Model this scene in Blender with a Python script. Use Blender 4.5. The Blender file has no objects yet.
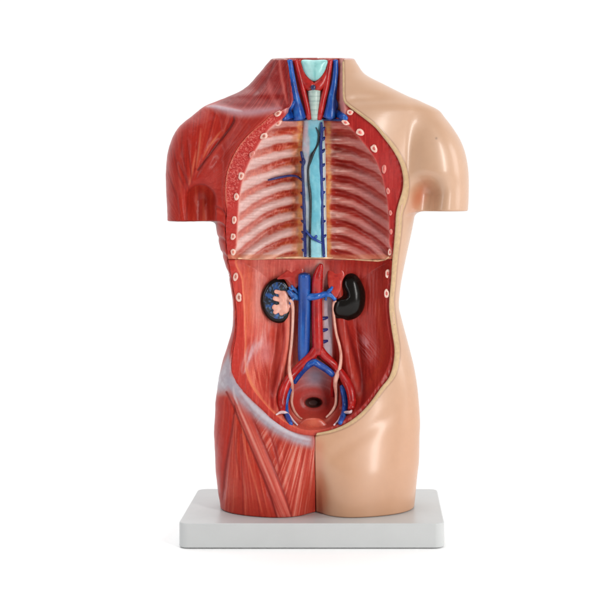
import bpy, math
import numpy as np

# ------------------------------------------------------------------ basics
C = bpy.context.scene.collection
K = 787.0                      # model units (u, v, w) per metre
U0, V0 = 317.0, 190.0          # u of the body's mid line, v of the camera height
ZC = 0.431                     # camera height (m)
UC = 372.0                     # u of the camera axis
DC = 1.9 * K                   # camera distance from the body's mid plane
FOOT = V0 + (ZC - 0.030) * K   # v of the base plate's top


def to_world(P):
    P = np.asarray(P, float)
    return np.stack([(P[:, 0] - U0) / K, P[:, 2] / K, ZC - (P[:, 1] - V0) / K], 1)


def view(u, v, w):
    s = DC / (DC + w)
    return UC + (u - UC) * s, V0 + (v - V0) * s


def at(x, y, w):
    s = DC / (DC + w)
    return UC + (x - UC) / s, V0 + (y - V0) / s


def lin(c):
    c = np.asarray(c, float) / 255.0
    return np.where(c <= 0.04045, c / 12.92, ((c + 0.055) / 1.055) ** 2.4)


def sstep(a, b, x):
    t = np.clip((x - a) / (b - a), 0, 1)
    return t * t * (3 - 2 * t)


def smin(a, b, k):
    h = np.clip(0.5 + 0.5 * (b - a) / k, 0, 1)
    return b * (1 - h) + a * h - k * h * (1 - h)


def smax(a, b, k):
    return -smin(-a, -b, k)


def _hash(i, j, s):
    n = (i.astype(np.int64) * 374761393 + j.astype(np.int64) * 668265263 + s * 1442695041) & 0xFFFFFFFF
    n = ((n ^ (n >> 13)) * 1274126177) & 0xFFFFFFFF
    n = (n ^ (n >> 16)) & 0xFFFFFFFF
    return n / 4294967295.0


def vnoise(x, y, s=0):
    xi, yi = np.floor(x), np.floor(y)
    fx, fy = x - xi, y - yi
    fx, fy = fx * fx * (3 - 2 * fx), fy * fy * (3 - 2 * fy)
    a, b = _hash(xi, yi, s), _hash(xi + 1, yi, s)
    c, d = _hash(xi, yi + 1, s), _hash(xi + 1, yi + 1, s)
    return (a * (1 - fx) + b * fx) * (1 - fy) + (c * (1 - fx) + d * fx) * fy


def fbm(x, y, s=0, o=3):
    t, amp, tot = 0, 1.0, 0
    for k in range(o):
        t = t + amp * vnoise(x * 2 ** k, y * 2 ** k, s + 17 * k)
        tot += amp
        amp *= 0.55
    return t / tot


def dist_line(x, y, pts, closed=False):
    """distance to a polyline and the fraction along it"""
    pts = np.asarray(pts, float)
    best = np.full(np.shape(x), 1e9)
    frac = np.zeros(np.shape(x))
    n = len(pts) if closed else len(pts) - 1
    for i in range(n):
        a, b = pts[i], pts[(i + 1) % len(pts)]
        d = b - a
        L2 = d @ d + 1e-9
        t = np.clip(((x - a[0]) * d[0] + (y - a[1]) * d[1]) / L2, 0, 1)
        q = np.hypot(x - a[0] - t * d[0], y - a[1] - t * d[1])
        m = q < best
        best = np.where(m, q, best)
        frac = np.where(m, (i + t) / n, frac)
    return best, frac


def sd_poly(x, y, pts):
    """signed distance, negative inside"""
    d, _ = dist_line(x, y, pts, True)
    inside = np.zeros(np.shape(x), bool)
    n = len(pts)
    for i in range(n):
        (x0, y0), (x1, y1) = pts[i], pts[(i + 1) % n]
        if y0 == y1:
            continue
        c = ((y0 > y) != (y1 > y)) & (x < (x1 - x0) * (y - y0) / (y1 - y0) + x0)
        inside ^= c
    return np.where(inside, -d, d)


def spline(pts, per=8, closed=False):
    """Catmull-Rom through rows of any width"""
    P = np.asarray(pts, float)
    n = len(P)
    out = []
    for i in range(n if closed else n - 1):
        if closed:
            p0, p1, p2, p3 = P[i - 1], P[i], P[(i + 1) % n], P[(i + 2) % n]
        else:
            p1, p2 = P[i], P[i + 1]
            p0 = P[i - 1] if i > 0 else 2 * p1 - p2
            p3 = P[i + 2] if i + 2 < n else 2 * p2 - p1
        for k in range(per):
            t = k / per
            out.append(0.5 * (2 * p1 + (p2 - p0) * t + (2 * p0 - 5 * p1 + 4 * p2 - p3) * t * t
                              + (3 * p1 - p0 - 3 * p2 + p3) * t ** 3))
    if not closed:
        out.append(P[-1])
    return np.array(out)


def tab(rows):
    r = np.array(rows, float)
    return lambda x: np.interp(x, r[:, 0], r[:, 1])


def stab(rows):
    """smooth table"""
    s = spline(np.array(rows, float), 10)
    return lambda x: np.interp(x, s[:, 0], s[:, 1])


# ------------------------------------------------------------------ the body's form
TL = stab([(48, 277), (57, 273), (65, 266), (75, 258), (90, 243), (99, 224), (107, 212), (118, 208), (150, 209), (190, 213),
           (228, 216.5), (238, 218.5), (250, 221), (270, 227.5), (290, 231.5), (307, 233.5), (328, 232.5), (345, 228),
           (365, 221.7), (388, 217.5), (400, 216), (425, 214.7), (442, 214.8), (468, 216.3), (482, 217.3), (500, 220), (507, 221)])
TR = stab([(48, 349), (57, 353.5), (65, 358), (75, 366), (85, 385), (95, 405), (102, 420), (110, 430), (120, 430), (150, 424),
           (190, 418), (213, 415), (230, 412), (253, 407), (270, 403.5), (287, 400.5), (305, 399), (318, 401.5), (350, 410),
           (370, 414.7), (392, 418), (420, 420), (437, 419.5), (460, 419), (473, 417.5), (495, 415.3), (507, 414)])
HF = stab([(48, 32), (62, 33), (80, 37), (100, 46), (125, 56), (160, 62), (200, 62), (240, 58), (290, 53), (320, 52),
           (360, 52), (395, 51), (425, 54), (460, 61), (485, 62), (507, 59)])
HB = stab([(48, 38), (62, 38), (80, 44), (100, 56), (125, 64), (160, 68), (200, 64), (250, 54), (300, 48), (340, 52),
           (390, 66), (430, 70), (470, 64), (507, 58)])
AL = stab([(96, 240), (99, 226), (102, 217), (107, 204.3), (117, 191.5), (128, 179), (142, 171.3), (162, 167.3), (183, 166.6), (198, 167.3), (224, 168.2)])
AR = stab([(94, 394), (98, 408), (103, 421), (110, 437.5), (118, 445), (130, 454), (142, 461), (157, 466), (177, 468.6), (205, 468.2), (224, 466)])
AHF = stab([(96, 8), (101, 14), (107, 22), (118, 30), (130, 36), (150, 42), (170, 43), (190, 39), (224, 36)])
AHB = stab([(96, 10), (101, 17), (107, 26), (118, 34), (130, 40), (150, 45), (170, 45), (190, 42), (224, 40)])


def capsule(u, v, w, a, b, r):
    a, b = np.array(a, float), np.array(b, float)
    d = b - a
    t = np.clip(((u - a[0]) * d[0] + (v - a[1]) * d[1] + (w - a[2]) * d[2]) / (d @ d), 0, 1)
    return np.sqrt((u - a[0] - t * d[0]) ** 2 + (v - a[1] - t * d[1]) ** 2 + (w - a[2] - t * d[2]) ** 2) - r


def body(u, v, w):
    L, R = TL(v), TR(v)
    cx, a = (L + R) / 2, (R - L) / 2
    hf, hb = HF(v), HB(v)
    # cleft between the thighs, front and back
    g = np.exp(-((u - 317) / 22) ** 2)
    g2 = np.exp(-((u - 317) / 9) ** 2)
    hf = hf * (1 - (0.28 * g + 0.2 * g2) * sstep(434, 505, v))
    hb = hb * (1 - 0.16 * g * sstep(380, 430, v))
    # pectoral and belly relief
    hf = hf + 3.0 * np.exp(-((v - 165) / 26) ** 2 - ((np.abs(u - 317) - 62) / 26) ** 2)
    hf = hf - 2.0 * np.exp(-((v - 105 + 0.06 * np.abs(u - 317)) / 5) ** 2) * sstep(25, 40, np.abs(u - 317)) * sstep(115, 90, np.abs(u - 317))
    # groin crease, running from the hip to the crotch
    gc = np.abs(u - 317)
    hf = hf - 0.8 * np.exp(-((v - (455 - 0.62 * gc)) / 8) ** 2) * sstep(6, 25, gc) * sstep(92, 70, gc)
    n = 2.35
    X = np.abs(u - cx) / a
    W = np.where(w < 0, -w / hf, w / hb)
    r = (X ** n + W ** n + 1e-9) ** (1 / n)
    f = (r - 1) * np.minimum(a, hf)
    # shoulders and arm stumps
    for side in (-1, 1):
        if side < 0:
            o, i, bot = AL(v), 240.0, 221.0
        else:
            o, i, bot = AR(v), 396.0, 211.0
        c2, a2 = (o + i) / 2, np.maximum(np.abs(i - o) / 2, 2.0)
        W2 = np.where(w < 0, -w / AHF(v), w / AHB(v))
        r2 = ((np.abs(u - c2) / a2) ** 2.3 + W2 ** 2.3 + 1e-9) ** (1 / 2.3)
        fa = (r2 - 1) * np.minimum(a2, AHF(v))
        fa = np.where(v < 100, fa + (100 - v) * 1.0, fa)
        if side < 0:
            rec = capsule(u, v, (w + 40) / 1.5, (203.5, 200.5, 0), (205, 250, -5), 14.5)
            fa = smax(fa, -rec, 9)
            f = smax(f, -capsule(u, v, (w + 42) / 1.3, (205, 201, 0), (205, 222, -1.5), 12.5), 4)
            f = f
        else:
            rec = capsule(u, v, (w + 40) / 1.5, (424, 195, 0), (420, 245, -4), 14)
            fa = smax(fa, -rec, 13)
            f = smax(f, -capsule(u, v, (w + 42) / 1.4, (421, 196, 0), (418, 214, 0), 11), 9)
        fa = smax(fa, v - bot, 1.5)
        f = smin(f, fa, 7 if side > 0 else 5)
    top = (58.4 - 0.11 * w) - v
    f = smax(f, top, 2)
    f = smax(f, v - FOOT, 1.5)
    return f


def surf_w(px, py, f=body):
    """depth of the body's front along the sight line through a point of the view"""
    px, py = np.asarray(px, float), np.asarray(py, float)
    w = np.full(px.shape, -110.0)
    prev = w.copy()
    hit = np.zeros(px.shape, bool)
    lo, hi = w.copy(), np.zeros(px.shape)
    for k in range(1, 61):
        ww = np.full(px.shape, -110.0 + 2 * k)
        u, v = at(px, py, ww)
        ins = f(u, v, ww) < 0
        new = ins & ~hit
        lo = np.where(new, ww - 2, lo)
        hi = np.where(new, ww, hi)
        hit |= ins
    for _ in range(14):
        m = (lo + hi) / 2
        u, v = at(px, py, m)
        ins = f(u, v, m) < 0
        hi = np.where(ins, m, hi)
        lo = np.where(ins, lo, m)
    return np.where(hit, (lo + hi) / 2, 0.0)


# ------------------------------------------------------------------ the opening in the front wall
OPEN_L = [(288, 52), (289, 70), (291, 90), (291, 104), (284, 109), (273, 113), (262, 123), (250, 133), (237.5, 148), (229, 166), (225.5, 183),
          (225.5, 200), (227, 212), (226, 226), (226.5, 240), (228, 256), (231.7, 277), (235.2, 297), (237, 315), (236, 335), (233, 353), (231.5, 370),
          (236, 384), (246, 396), (258, 407.5), (272, 420), (287, 429.5), (301, 434.5), (316, 436)]
RIM_OUT = [(344, 52), (344.5, 80), (345, 98), (349, 104), (360, 112), (376, 124), (387, 136), (398, 150), (406, 166), (409, 183), (407.5, 199),
           (402.8, 213), (402, 226), (400, 243), (398, 258), (396, 280), (394.3, 302), (397, 327), (400, 349), (398.5, 366), (394, 378), (385, 389), (372, 406), (360, 418.5), (347, 427), (332, 432.5), (316, 435.5)]
RIM_IN = [(342.2, 52), (342.4, 80), (343, 99), (347, 105.4), (357.8, 113.8), (373.8, 126.4), (383.6, 138), (393, 150.6), (400, 164), (403, 178), (402.3, 190),
          (398.5, 203), (396, 214), (395.2, 228), (394, 243), (392.3, 260), (391, 280), (389, 306), (391.5, 329), (394.4, 349), (393, 364.5), (389, 377), (380.5, 388), (368.8, 404), (357.6, 415.4), (345, 424), (331, 429.8), (317, 432.8)]


def resample(P, n):
    P = np.asarray(P)
    d = np.r_[0, np.cumsum(np.linalg.norm(np.diff(P, axis=0), axis=1))]
    t = np.linspace(0, d[-1], n)
    return np.stack([np.interp(t, d, P[:, k]) for k in range(P.shape[1])], 1)


RO, RI = resample(spline(RIM_OUT, 6), 130), resample(spline(RIM_IN, 6), 130)
sl, sr = spline(OPEN_L, 5), RO + 0.6 * (RI - RO)
HOLE_VIEW = np.vstack([sl, sr[::-1][1:]])
hw = surf_w(np.clip(HOLE_VIEW[:, 0], 0, 999), np.maximum(HOLE_VIEW[:, 1], 62.5))
hu, hv = at(HOLE_VIEW[:, 0], HOLE_VIEW[:, 1], hw)
HOLE = np.stack([hu, hv], 1)
# signed distance of the opening on a fine (u, v) table
GS = 0.5
GU, GV = np.arange(210, 425, GS), np.arange(40, 450, GS)
gu, gv = np.meshgrid(GU, GV, indexing='ij')
HOLE_SD = sd_poly(gu, gv, HOLE)


def grid_get(T, u, v):
    x = np.clip((u - GU[0]) / GS, 0, len(GU) - 1.001)
    y = np.clip((v - GV[0]) / GS, 0, len(GV) - 1.001)
    i, j = x.astype(int), y.astype(int)
    fx, fy = x - i, y - j
    return (T[i, j] * (1 - fx) + T[i + 1, j] * fx) * (1 - fy) + (T[i, j + 1] * (1 - fx) + T[i + 1, j + 1] * fx) * fy


def shell(u, v, w):
    f = body(u, v, w)
    d = grid_get(HOLE_SD, u, v)
    floor = np.where(v < 110, 12.0, 34.0)
    cut = np.maximum(d, w - floor)
    k = 1.2 + 2.0 * sstep(330, 300, u) * sstep(110, 130, v)
    return smax(f, -cut, k)


def half(side):
    return lambda u, v, w: smax(shell(u, v, w), side * (u - U0) + 0.15, 1.6)


# ------------------------------------------------------------------ surface nets
def nets(f, lo, hi, h):
    ax = [np.arange(lo[i], hi[i] + h, h) for i in range(3)]
    S = [len(a) for a in ax]
    F = np.empty(S, np.float32)
    for i in range(S[0]):
        vv, ww = np.meshgrid(ax[1], ax[2], indexing='ij')
        F[i] = f(np.full(vv.shape, ax[0][i]), vv, ww)
    ins = F < 0
    cnt = np.zeros([s - 1 for s in S], np.int8)
    for a in (0, 1):
        for b in (0, 1):
            for c in (0, 1):
                cnt += ins[a:S[0] - 1 + a, b:S[1] - 1 + b, c:S[2] - 1 + c]
    act = (cnt > 0) & (cnt < 8)
    ids = np.full(act.shape, -1, np.int64)
    I = np.argwhere(act)
    ids[tuple(I.T)] = np.arange(len(I))
    acc, num = np.zeros((len(I), 3)), np.zeros(len(I))
    cor = [(a, b, c) for a in (0, 1) for b in (0, 1) for c in (0, 1)]
    for p in cor:
        for k in range(3):
            if p[k]:
                continue
            q = list(p)
            q[k] = 1
            fa = F[I[:, 0] + p[0], I[:, 1] + p[1], I[:, 2] + p[2]]
            fb = F[I[:, 0] + q[0], I[:, 1] + q[1], I[:, 2] + q[2]]
            m = (fa < 0) != (fb < 0)
            t = np.where(m, fa / np.where(m, fa - fb, 1), 0)
            pos = np.repeat(np.array(p, float)[None], len(I), 0)
            pos[:, k] = t
            acc += pos * m[:, None]
            num += m
    V = (I + acc / num[:, None]) * h + np.array(lo)
    faces = []
    for k in range(3):
        a, b = (k + 1) % 3, (k + 2) % 3
        s0 = [slice(None)] * 3
        s1 = [slice(None)] * 3
        s0[k], s1[k] = slice(0, -1), slice(1, None)
        A, B = ins[tuple(s0)], ins[tuple(s1)]
        E = np.argwhere(A != B)
        E = E[(E[:, a] > 0) & (E[:, b] > 0) & (E[:, a] < S[a] - 1) & (E[:, b] < S[b] - 1)]
        sgn = A[tuple(E.T)]
        quad = []
        for da, db in ((0, 0), (1, 0), (1, 1), (0, 1)):
            c = E.copy()
            c[:, a] -= da
            c[:, b] -= db
            quad.append(ids[tuple(c.T)])
        Q = np.stack(quad, 1)
        Q[~sgn] = Q[~sgn][:, ::-1]
        faces.append(Q)
    return V, np.vstack(faces)


def subdivide(V, Q):
    e = np.stack([Q, np.roll(Q, -1, 1)], 2).reshape(-1, 2)
    key = np.sort(e, 1)
    key = key[:, 0] * len(V) + key[:, 1]
    uq, inv = np.unique(key, return_inverse=True)
    a, b = uq // len(V), uq % len(V)
    me = (V[a] + V[b]) / 2
    mf = V[Q].mean(1)
    n0, n1 = len(V), len(V) + len(me)
    ei = inv.reshape(-1, 4) + n0
    fi = np.arange(len(Q)) + n1
    out = [np.stack([Q[:, k], ei[:, k], fi, ei[:, k - 1]], 1) for k in range(4)]
    return np.vstack([V, me, mf]), np.vstack(out)


def grad(f, V, e=0.35):
    g = np.empty_like(V)
    for k in range(3):
        d = np.zeros(3)
        d[k] = e
        a, b = V + d, V - d
        g[:, k] = (f(*a.T) - f(*b.T)) / (2 * e)
    return g


def settle(f, V, n=2, mx=1.0):
    for _ in range(n):
        g = grad(f, V)
        d = f(*V.T)
        st = (d / np.maximum((g * g).sum(1), 1e-3))[:, None] * g
        L = np.linalg.norm(st, axis=1, keepdims=True)
        V = V - st * np.minimum(1, mx / np.maximum(L, 1e-9))
    return V


# ------------------------------------------------------------------ meshes and materials
def mesh_obj(name, V, F, mat, parent=None, col=None, smooth=True):
    """V in (u, v, w), F an (n,4)/(n,3) array or a list of faces; col is sRGB 0-255 per vertex"""
    W = to_world(V)
    me = bpy.data.meshes.new(name)
    if isinstance(F, np.ndarray):
        n, k = F.shape
        me.vertices.add(len(W))
        me.vertices.foreach_set('co', W.ravel())
        me.loops.add(n * k)
        me.loops.foreach_set('vertex_index', F.ravel().astype(np.int32))
        me.polygons.add(n)
        me.polygons.foreach_set('loop_start', np.arange(0, n * k, k, dtype=np.int32))
        me.update(calc_edges=True)
    else:
        me.from_pydata(W.tolist(), [], F)
    me.validate()
    me.polygons.foreach_set('use_smooth', np.full(len(me.polygons), smooth))
    if col is not None:
        a = me.color_attributes.new('paint', 'FLOAT_COLOR', 'POINT')
        c4 = np.ones((len(W), 4), np.float32)
        c4[:, :3] = lin(np.clip(col, 0, 255))
        a.data.foreach_set('color', c4.ravel())
    me.materials.append(mat)
    o = bpy.data.objects.new(name, me)
    C.objects.link(o)
    if parent:
        o.parent = parent
    return o


def material(name, color=None, rough=0.4, spec=0.5, coat=0.0, grain=0.06, grain_scale=260, bump=0.0, bump_scale=300, sss=0.0):
    """painted plastic: base paint (or the painted vertex layer) broken up by fine noise"""
    m = bpy.data.materials.new(name)
    m.use_nodes = True
    nt = m.node_tree
    N, Lk = nt.nodes, nt.links
    b = N['Principled BSDF']
    tc = N.new('ShaderNodeTexCoord')
    nz = N.new('ShaderNodeTexNoise')
    nz.inputs['Scale'].default_value = grain_scale
    nz.inputs['Detail'].default_value = 5
    Lk.new(tc.outputs['Object'], nz.inputs['Vector'])
    rng = N.new('ShaderNodeMapRange')
    rng.inputs['From Min'].default_value, rng.inputs['From Max'].default_value = 0.3, 0.7
    rng.inputs['To Min'].default_value, rng.inputs['To Max'].default_value = 1 - grain, 1 + grain
    Lk.new(nz.outputs['Fac'], rng.inputs['Value'])
    mul = N.new('ShaderNodeVectorMath')
    mul.operation = 'SCALE'
    if color is None:
        at_ = N.new('ShaderNodeAttribute')
        at_.attribute_name = 'paint'
        Lk.new(at_.outputs['Color'], mul.inputs[0])
    else:
        mul.inputs[0].default_value = tuple(lin(color))
    Lk.new(rng.outputs['Result'], mul.inputs['Scale'])
    Lk.new(mul.outputs['Vector'], b.inputs['Base Color'])
    r2 = N.new('ShaderNodeMapRange')
    r2.inputs['To Min'].default_value, r2.inputs['To Max'].default_value = rough - 0.06, rough + 0.08
    n2 = N.new('ShaderNodeTexNoise')
    n2.inputs['Scale'].default_value = 45
    Lk.new(tc.outputs['Object'], n2.inputs['Vector'])
    Lk.new(n2.outputs['Fac'], r2.inputs['Value'])
    Lk.new(r2.outputs['Result'], b.inputs['Roughness'])
    b.inputs['Specular IOR Level'].default_value = spec
    b.inputs['Coat Weight'].default_value = coat
    b.inputs['Coat Roughness'].default_value = 0.19
    if sss:
        b.inputs['Subsurface Weight'].default_value = sss
        b.inputs['Subsurface Radius'].default_value = (1.0, 0.5, 0.3)
        b.inputs['Subsurface Scale'].default_value = 0.004
    if bump:
        n3 = N.new('ShaderNodeTexNoise')
        n3.inputs['Scale'].default_value = bump_scale
        n3.inputs['Detail'].default_value = 3
        Lk.new(tc.outputs['Object'], n3.inputs['Vector'])
        bp = N.new('ShaderNodeBump')
        bp.inputs['Strength'].default_value = bump
        bp.inputs['Distance'].default_value = 0.001
        Lk.new(n3.outputs['Fac'], bp.inputs['Height'])
        Lk.new(bp.outputs['Normal'], b.inputs['Normal'])
    return m


M_MUSCLE = material('painted_muscle', rough=0.32, spec=0.2, grain=0.05, bump=0.15, bump_scale=420)
M_SKIN = material('painted_skin', rough=0.44, spec=0.9, coat=0.45, grain=0.02, grain_scale=90, bump=0.05, bump_scale=160)
M_CAVITY = material('painted_cavity', rough=0.34, spec=0.3, grain=0.07, bump=0.2, bump_scale=420)
M_PAINT = material('glossy_paint', rough=0.26, spec=0.5, grain=0.07, bump=0.12, bump_scale=350)
M_RIM = material('cut_edge', (184, 154, 118), rough=0.5, spec=0.3, grain=0.12, grain_scale=220)
M_KID = material('black_lacquer', (15, 11, 8), rough=0.2, spec=0.25, grain=0.2, bump=0.05, bump_scale=120)
M_BASE = material('white_plastic', (185, 187, 187), rough=0.33, spec=0.4, grain=0.03, grain_scale=22, bump=0.04, bump_scale=500)


def deepen(c, k=1.0):
    mx = np.maximum(c.max(1), 1)
    sat = 1 - c.min(1) / mx
    out = c.copy()
    out[:, 0] *= 1 - 0.13 * sat * k
    out[:, 1] *= 1 - 0.34 * sat * k
    out[:, 2] *= 1 - 0.37 * sat * k
    return out


class Paint:
    """a layer of paint on points seen at (x, y)"""

    def __init__(self, x, y, base):
        self.x, self.y = x, y
        self.c = np.repeat(np.array(base, float)[None], len(x), 0)

    def mix(self, m, color):
        m = np.clip(m, 0, 1)[:, None]
        self.c = self.c * (1 - m) + np.asarray(color, float) * m

    def mul(self, k):
        self.c = self.c * np.asarray(k)[:, None]

    def poly(self, pts, soft=2.0):
        return sstep(soft, -soft, sd_poly(self.x, self.y, pts))

    def line(self, pts, width, color, a=1.0, soft=0.8, taper=True, smooth=True, ret=False):
        P = spline(pts, 5) if smooth and len(pts) > 2 else np.array(pts, float)
        d, t = dist_line(self.x, self.y, P)
        wd = width * (np.clip(4 * t * (1 - t), 0.0, 1) ** 0.5 if taper else 1.0)
        m = sstep(wd / 2 + soft, wd / 2 - soft, d) * a
        if ret:
            return m
        self.mix(m, color)

    def fan(self, apex, across=1.3, along=40, s=0, o=3):
        dx, dy = self.x - apex[0], self.y - apex[1]
        r = np.hypot(dx, dy)
        ph = np.arctan2(dy, dx)
        R = np.median(r)
        return fbm(ph * R / (across * 1.75), r / along, s, 2)


# ------------------------------------------------------------------ the torso: root
root = bpy.data.objects.new('anatomical_torso', None)
C.objects.link(root)
root.empty_display_size = 0.05
root['label'] = 'glossy human torso model, half red muscle and half skin, belly open, on white slab'
root['category'] = 'anatomical model'


# ------------------------------------------------------------------ flayed half
def paint_muscle(V, nrm):
    x, y = view(*V.T)
    p = Paint(x, y, (190, 58, 46))
    big = fbm(x / 17, y / 23, 5)
    p.mix((big - 0.45) * 1.1, (205, 84, 70))
    p.mix((0.45 - big) * 1.2, (160, 42, 36))
    # side of the chest and flank
    fl = sstep(215, 235, y) * sstep(375, 350, y)
    st = fbm((x + 0.35 * y) / 2.2, y / 26, 9)
    p.mix(fl * 0.85, (192, 62, 50))
    p.mix(fl * sstep(0.5, 0.8, st) * 0.6, (218, 108, 88))
    p.mix(fl * sstep(0.46, 0.25, st) * 0.6, (150, 36, 32))
    # serrated slips under the arm
    for k in range(5):
        yy = 205 + k * 15
        p.line([(214 + k * 1.5, yy), (222 + k, yy + 5), (228 + k * 0.5, yy + 13)], 1.6, (146, 36, 34), 0.6, 1.0)
        p.line([(216 + k * 1.5, yy + 5), (223 + k, yy + 10)], 2.2, (214, 104, 88), 0.5, 1.2)
    # trapezius and neck
    m = p.poly([(268, 50), (292, 50), (296, 112), (262, 113), (214, 106), (243, 88)], 3)
    f = p.fan((312, 20), 1.2, 45, 2)
    p.mix(m, (156, 42, 40))
    p.mix(m * sstep(0.5, 0.8, f) * 0.51, (205, 104, 92))
    p.mix(m * sstep(0.48, 0.25, f) * 0.48, (128, 30, 32))
    p.line([(274, 60), (266, 78), (252, 96)], 2.2, (120, 30, 32), 0.55, 1.6)
    p.line([(279, 58), (282, 80), (287, 104)], 3.0, (212, 130, 120), 0.7, 1.4)
    p.line([(284, 60), (287, 85), (290, 104)], 2.0, (130, 32, 36), 0.6, 1.2)
    p.line([(268, 80), (272, 96), (280, 108)], 5, (206, 122, 118), 0.6, 3)
    # pectoral
    m = p.poly([(238, 116), (276, 111), (252, 133), (230, 164), (225, 200), (214, 196), (206, 182), (198, 170)], 2.2)
    f = p.fan((196, 190), 1.1, 60, 3)
    p.mix(m, (184, 62, 52))
    p.mix(m * sstep(0.5, 0.85, f) * 0.48, (208, 102, 88))
    p.mix(m * sstep(0.45, 0.2, f) * 0.41, (158, 44, 40))
    # deltoid, a fan closing towards the outer arm
    m = p.poly([(203, 104), (238, 117), (198, 170), (188, 190), (184, 226), (160, 226), (160, 150), (176, 124)], 1.5)
    f = p.fan((186, 232), 1.0, 55, 4)
    p.mix(m, (193, 55, 40))
    p.mix(m * sstep(0.52, 0.85, f) * 0.48, (216, 112, 84))
    p.mix(m * sstep(0.46, 0.2, f) * 0.51, (150, 36, 30))
    for a in ([(201, 128), (199, 148), (196, 168)], [(216, 138), (208, 148), (203, 158)], [(221, 131), (210, 145)], [(196, 150), (192, 172), (189, 186)]):
        p.line(a, 2.2, (226, 150, 112), 0.7, 1.2)
    for a in ([(177, 160), (184, 176), (190, 192)], [(170, 180), (177, 196), (180, 214)], [(187, 140), (190, 165), (192, 185)], [(174, 150), (178, 172), (186, 190)], [(182, 132), (182, 150), (186, 172)]):
        p.line(a, 1.8, (138, 32, 28), 0.55, 1.2)
    p.line([(234, 117), (232, 123), (218, 143), (198, 170)], 2.0, (112, 26, 26), 0.9, 1.0, taper=False)
    p.line([(240, 121), (226, 140), (203, 168)], 2.6, (210, 98, 84), 0.55, 1.4)
    # collar bone sheath
    p.line([(205, 106), (220, 109), (240, 113), (262, 112), (282, 108)], 8.5, (196, 178, 192), 0.75, 4)
    p.line([(207, 106.5), (225, 109), (243, 112)], 3, (216, 208, 218), 0.6, 1.6)
    # upper arm inside the arch
    m = p.poly([(188, 193), (193, 187), (200, 184.5), (208, 187), (215, 195), (217, 226), (184, 226)], 1.0)
    f = fbm(x / 2.4, y / 40, 8, 2)
    p.mix(m, (184, 58, 42))
    p.mix(m * sstep(0.5, 0.8, f) * 0.51, (214, 124, 88))
    p.mix(m * sstep(0.46, 0.2, f) * 0.51, (142, 38, 30))
    p.line([(188, 193), (193, 187), (200, 184.5), (208, 187), (215, 195), (216, 215)], 1.6, (112, 26, 24), 0.3, 1.0, taper=False)  # faint dark line, shade painted along the arch edge
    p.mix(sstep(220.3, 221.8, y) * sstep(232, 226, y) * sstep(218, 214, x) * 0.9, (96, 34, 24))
    # pale sheath over the hip and along the groin
    m = p.poly([(229, 350), (233, 366), (232, 376), (238, 388), (240, 396), (226, 402), (212, 396), (216, 376)], 3.5)
    p.mix(m * 0.95, (176, 170, 180))
    p.mix(m * sstep(0.5, 0.8, fbm(x / 5, y / 8, 12)) * 0.5, (206, 204, 210))
    th = sstep(392, 402, y + 0.0 * x)
    # thigh
    below = sstep(-5 - 3 * sstep(240, 225, x), 4 + 6 * sstep(240, 225, x), y - np.interp(x, [205, 222, 232, 246, 262, 278, 295, 316], [392, 394, 394, 402, 416, 429, 438, 444]))
    f = p.fan((300, 300), 1.5, 70, 21)
    p.mix(below, (200, 74, 56))
    p.mix(below * sstep(0.5, 0.85, f) * 0.4, (222, 126, 104))
    # outer hip muscle
    m = p.poly([(205, 398), (224, 396), (234, 398), (233, 430), (226, 470), (222, 505), (224, 530), (205, 530)], 2) * below
    f = p.fan((230, 330), 1.5, 80, 22)
    p.mix(m, (196, 62, 46))
    p.mix(m * sstep(0.5, 0.85, f) * 0.41, (218, 108, 88))
    p.mix(m * sstep(0.46, 0.2, f) * 0.34, (160, 42, 34))
    # straight thigh muscles, from the hip spine down
    m = p.poly([(234, 396), (240, 400), (262, 460), (284, 525), (222, 525), (224, 490), (229, 450)], 2) * below
    f = p.fan((236, 372), 1.0, 60, 23)
    p.mix(m, (200, 72, 52))
    p.mix(m * sstep(0.5, 0.82, f) * 0.54, (230, 138, 108))
    p.mix(m * sstep(0.46, 0.2, f) * 0.51, (154, 42, 32))
    # inner thigh fan
    m = p.poly([(256, 412), (280, 430), (300, 440), (317, 446), (320, 525), (288, 525), (272, 478), (246, 410)], 1.8) * below
    f = p.fan((330, 330), 0.9, 60, 24)
    p.mix(m, (205, 86, 68))
    p.mix(m * sstep(0.48, 0.78, f) * 0.72, (232, 168, 152))
    p.mix(m * sstep(0.45, 0.2, f) * 0.48, (164, 50, 42))
    hi = np.exp(-((x - 298) / 13) ** 2 - ((y - 470) / 26) ** 2)
    p.mix(m * hi * sstep(0.4, 0.7, f) * 0.37, (240, 190, 172))
    p.line([(264, 420), (272, 440), (280, 470)], 2.0, (164, 52, 46), 0.7, 1.4)
    p.line([(281, 436), (276, 452), (283, 482)], 2.4, (164, 52, 46), 0.6, 1.6)
    # strap muscle crossing the thigh
    S = [(234, 392), (247, 422), (261, 455), (276, 492), (286, 522)]
    m = p.line(S, 14, 0, 1, 1.0, taper=False, ret=True) * below
    f = fbm((x - 0.42 * y) / 2.0, y / 60, 25, 2)
    p.mix(m, (206, 94, 80))
    p.mix(m * sstep(0.42, 0.75, f) * 0.45, (234, 166, 150))
    p.mix(m * sstep(0.42, 0.2, f) * 0.41, (172, 62, 54))
    for off, wd in ((-7.5, 1.8), (7.5, 1.5)):
        p.line([(a + off, b) for a, b in S], wd, (140, 40, 34), 0.75, 1.0, taper=False)
    p.line([(a - 1, b) for a, b in S[:4]], 2.2, (240, 184, 170), 0.7, 1.3)
    p.line([(235, 400), (231, 430), (224, 470), (222, 500)], 1.8, (140, 36, 32), 0.7, 1.2)
    p.line([(240, 418), (246, 452), (254, 480), (262, 512)], 1.8, (234, 146, 110), 0.6, 1.0)
    p.line([(238, 425), (236, 450), (240, 480)], 1.6, (150, 42, 34), 0.6, 1.2)
    # groin band
    G = [(233, 380), (240, 391), (252, 405), (266, 418), (280, 428), (296, 436), (311, 440)]
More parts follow.
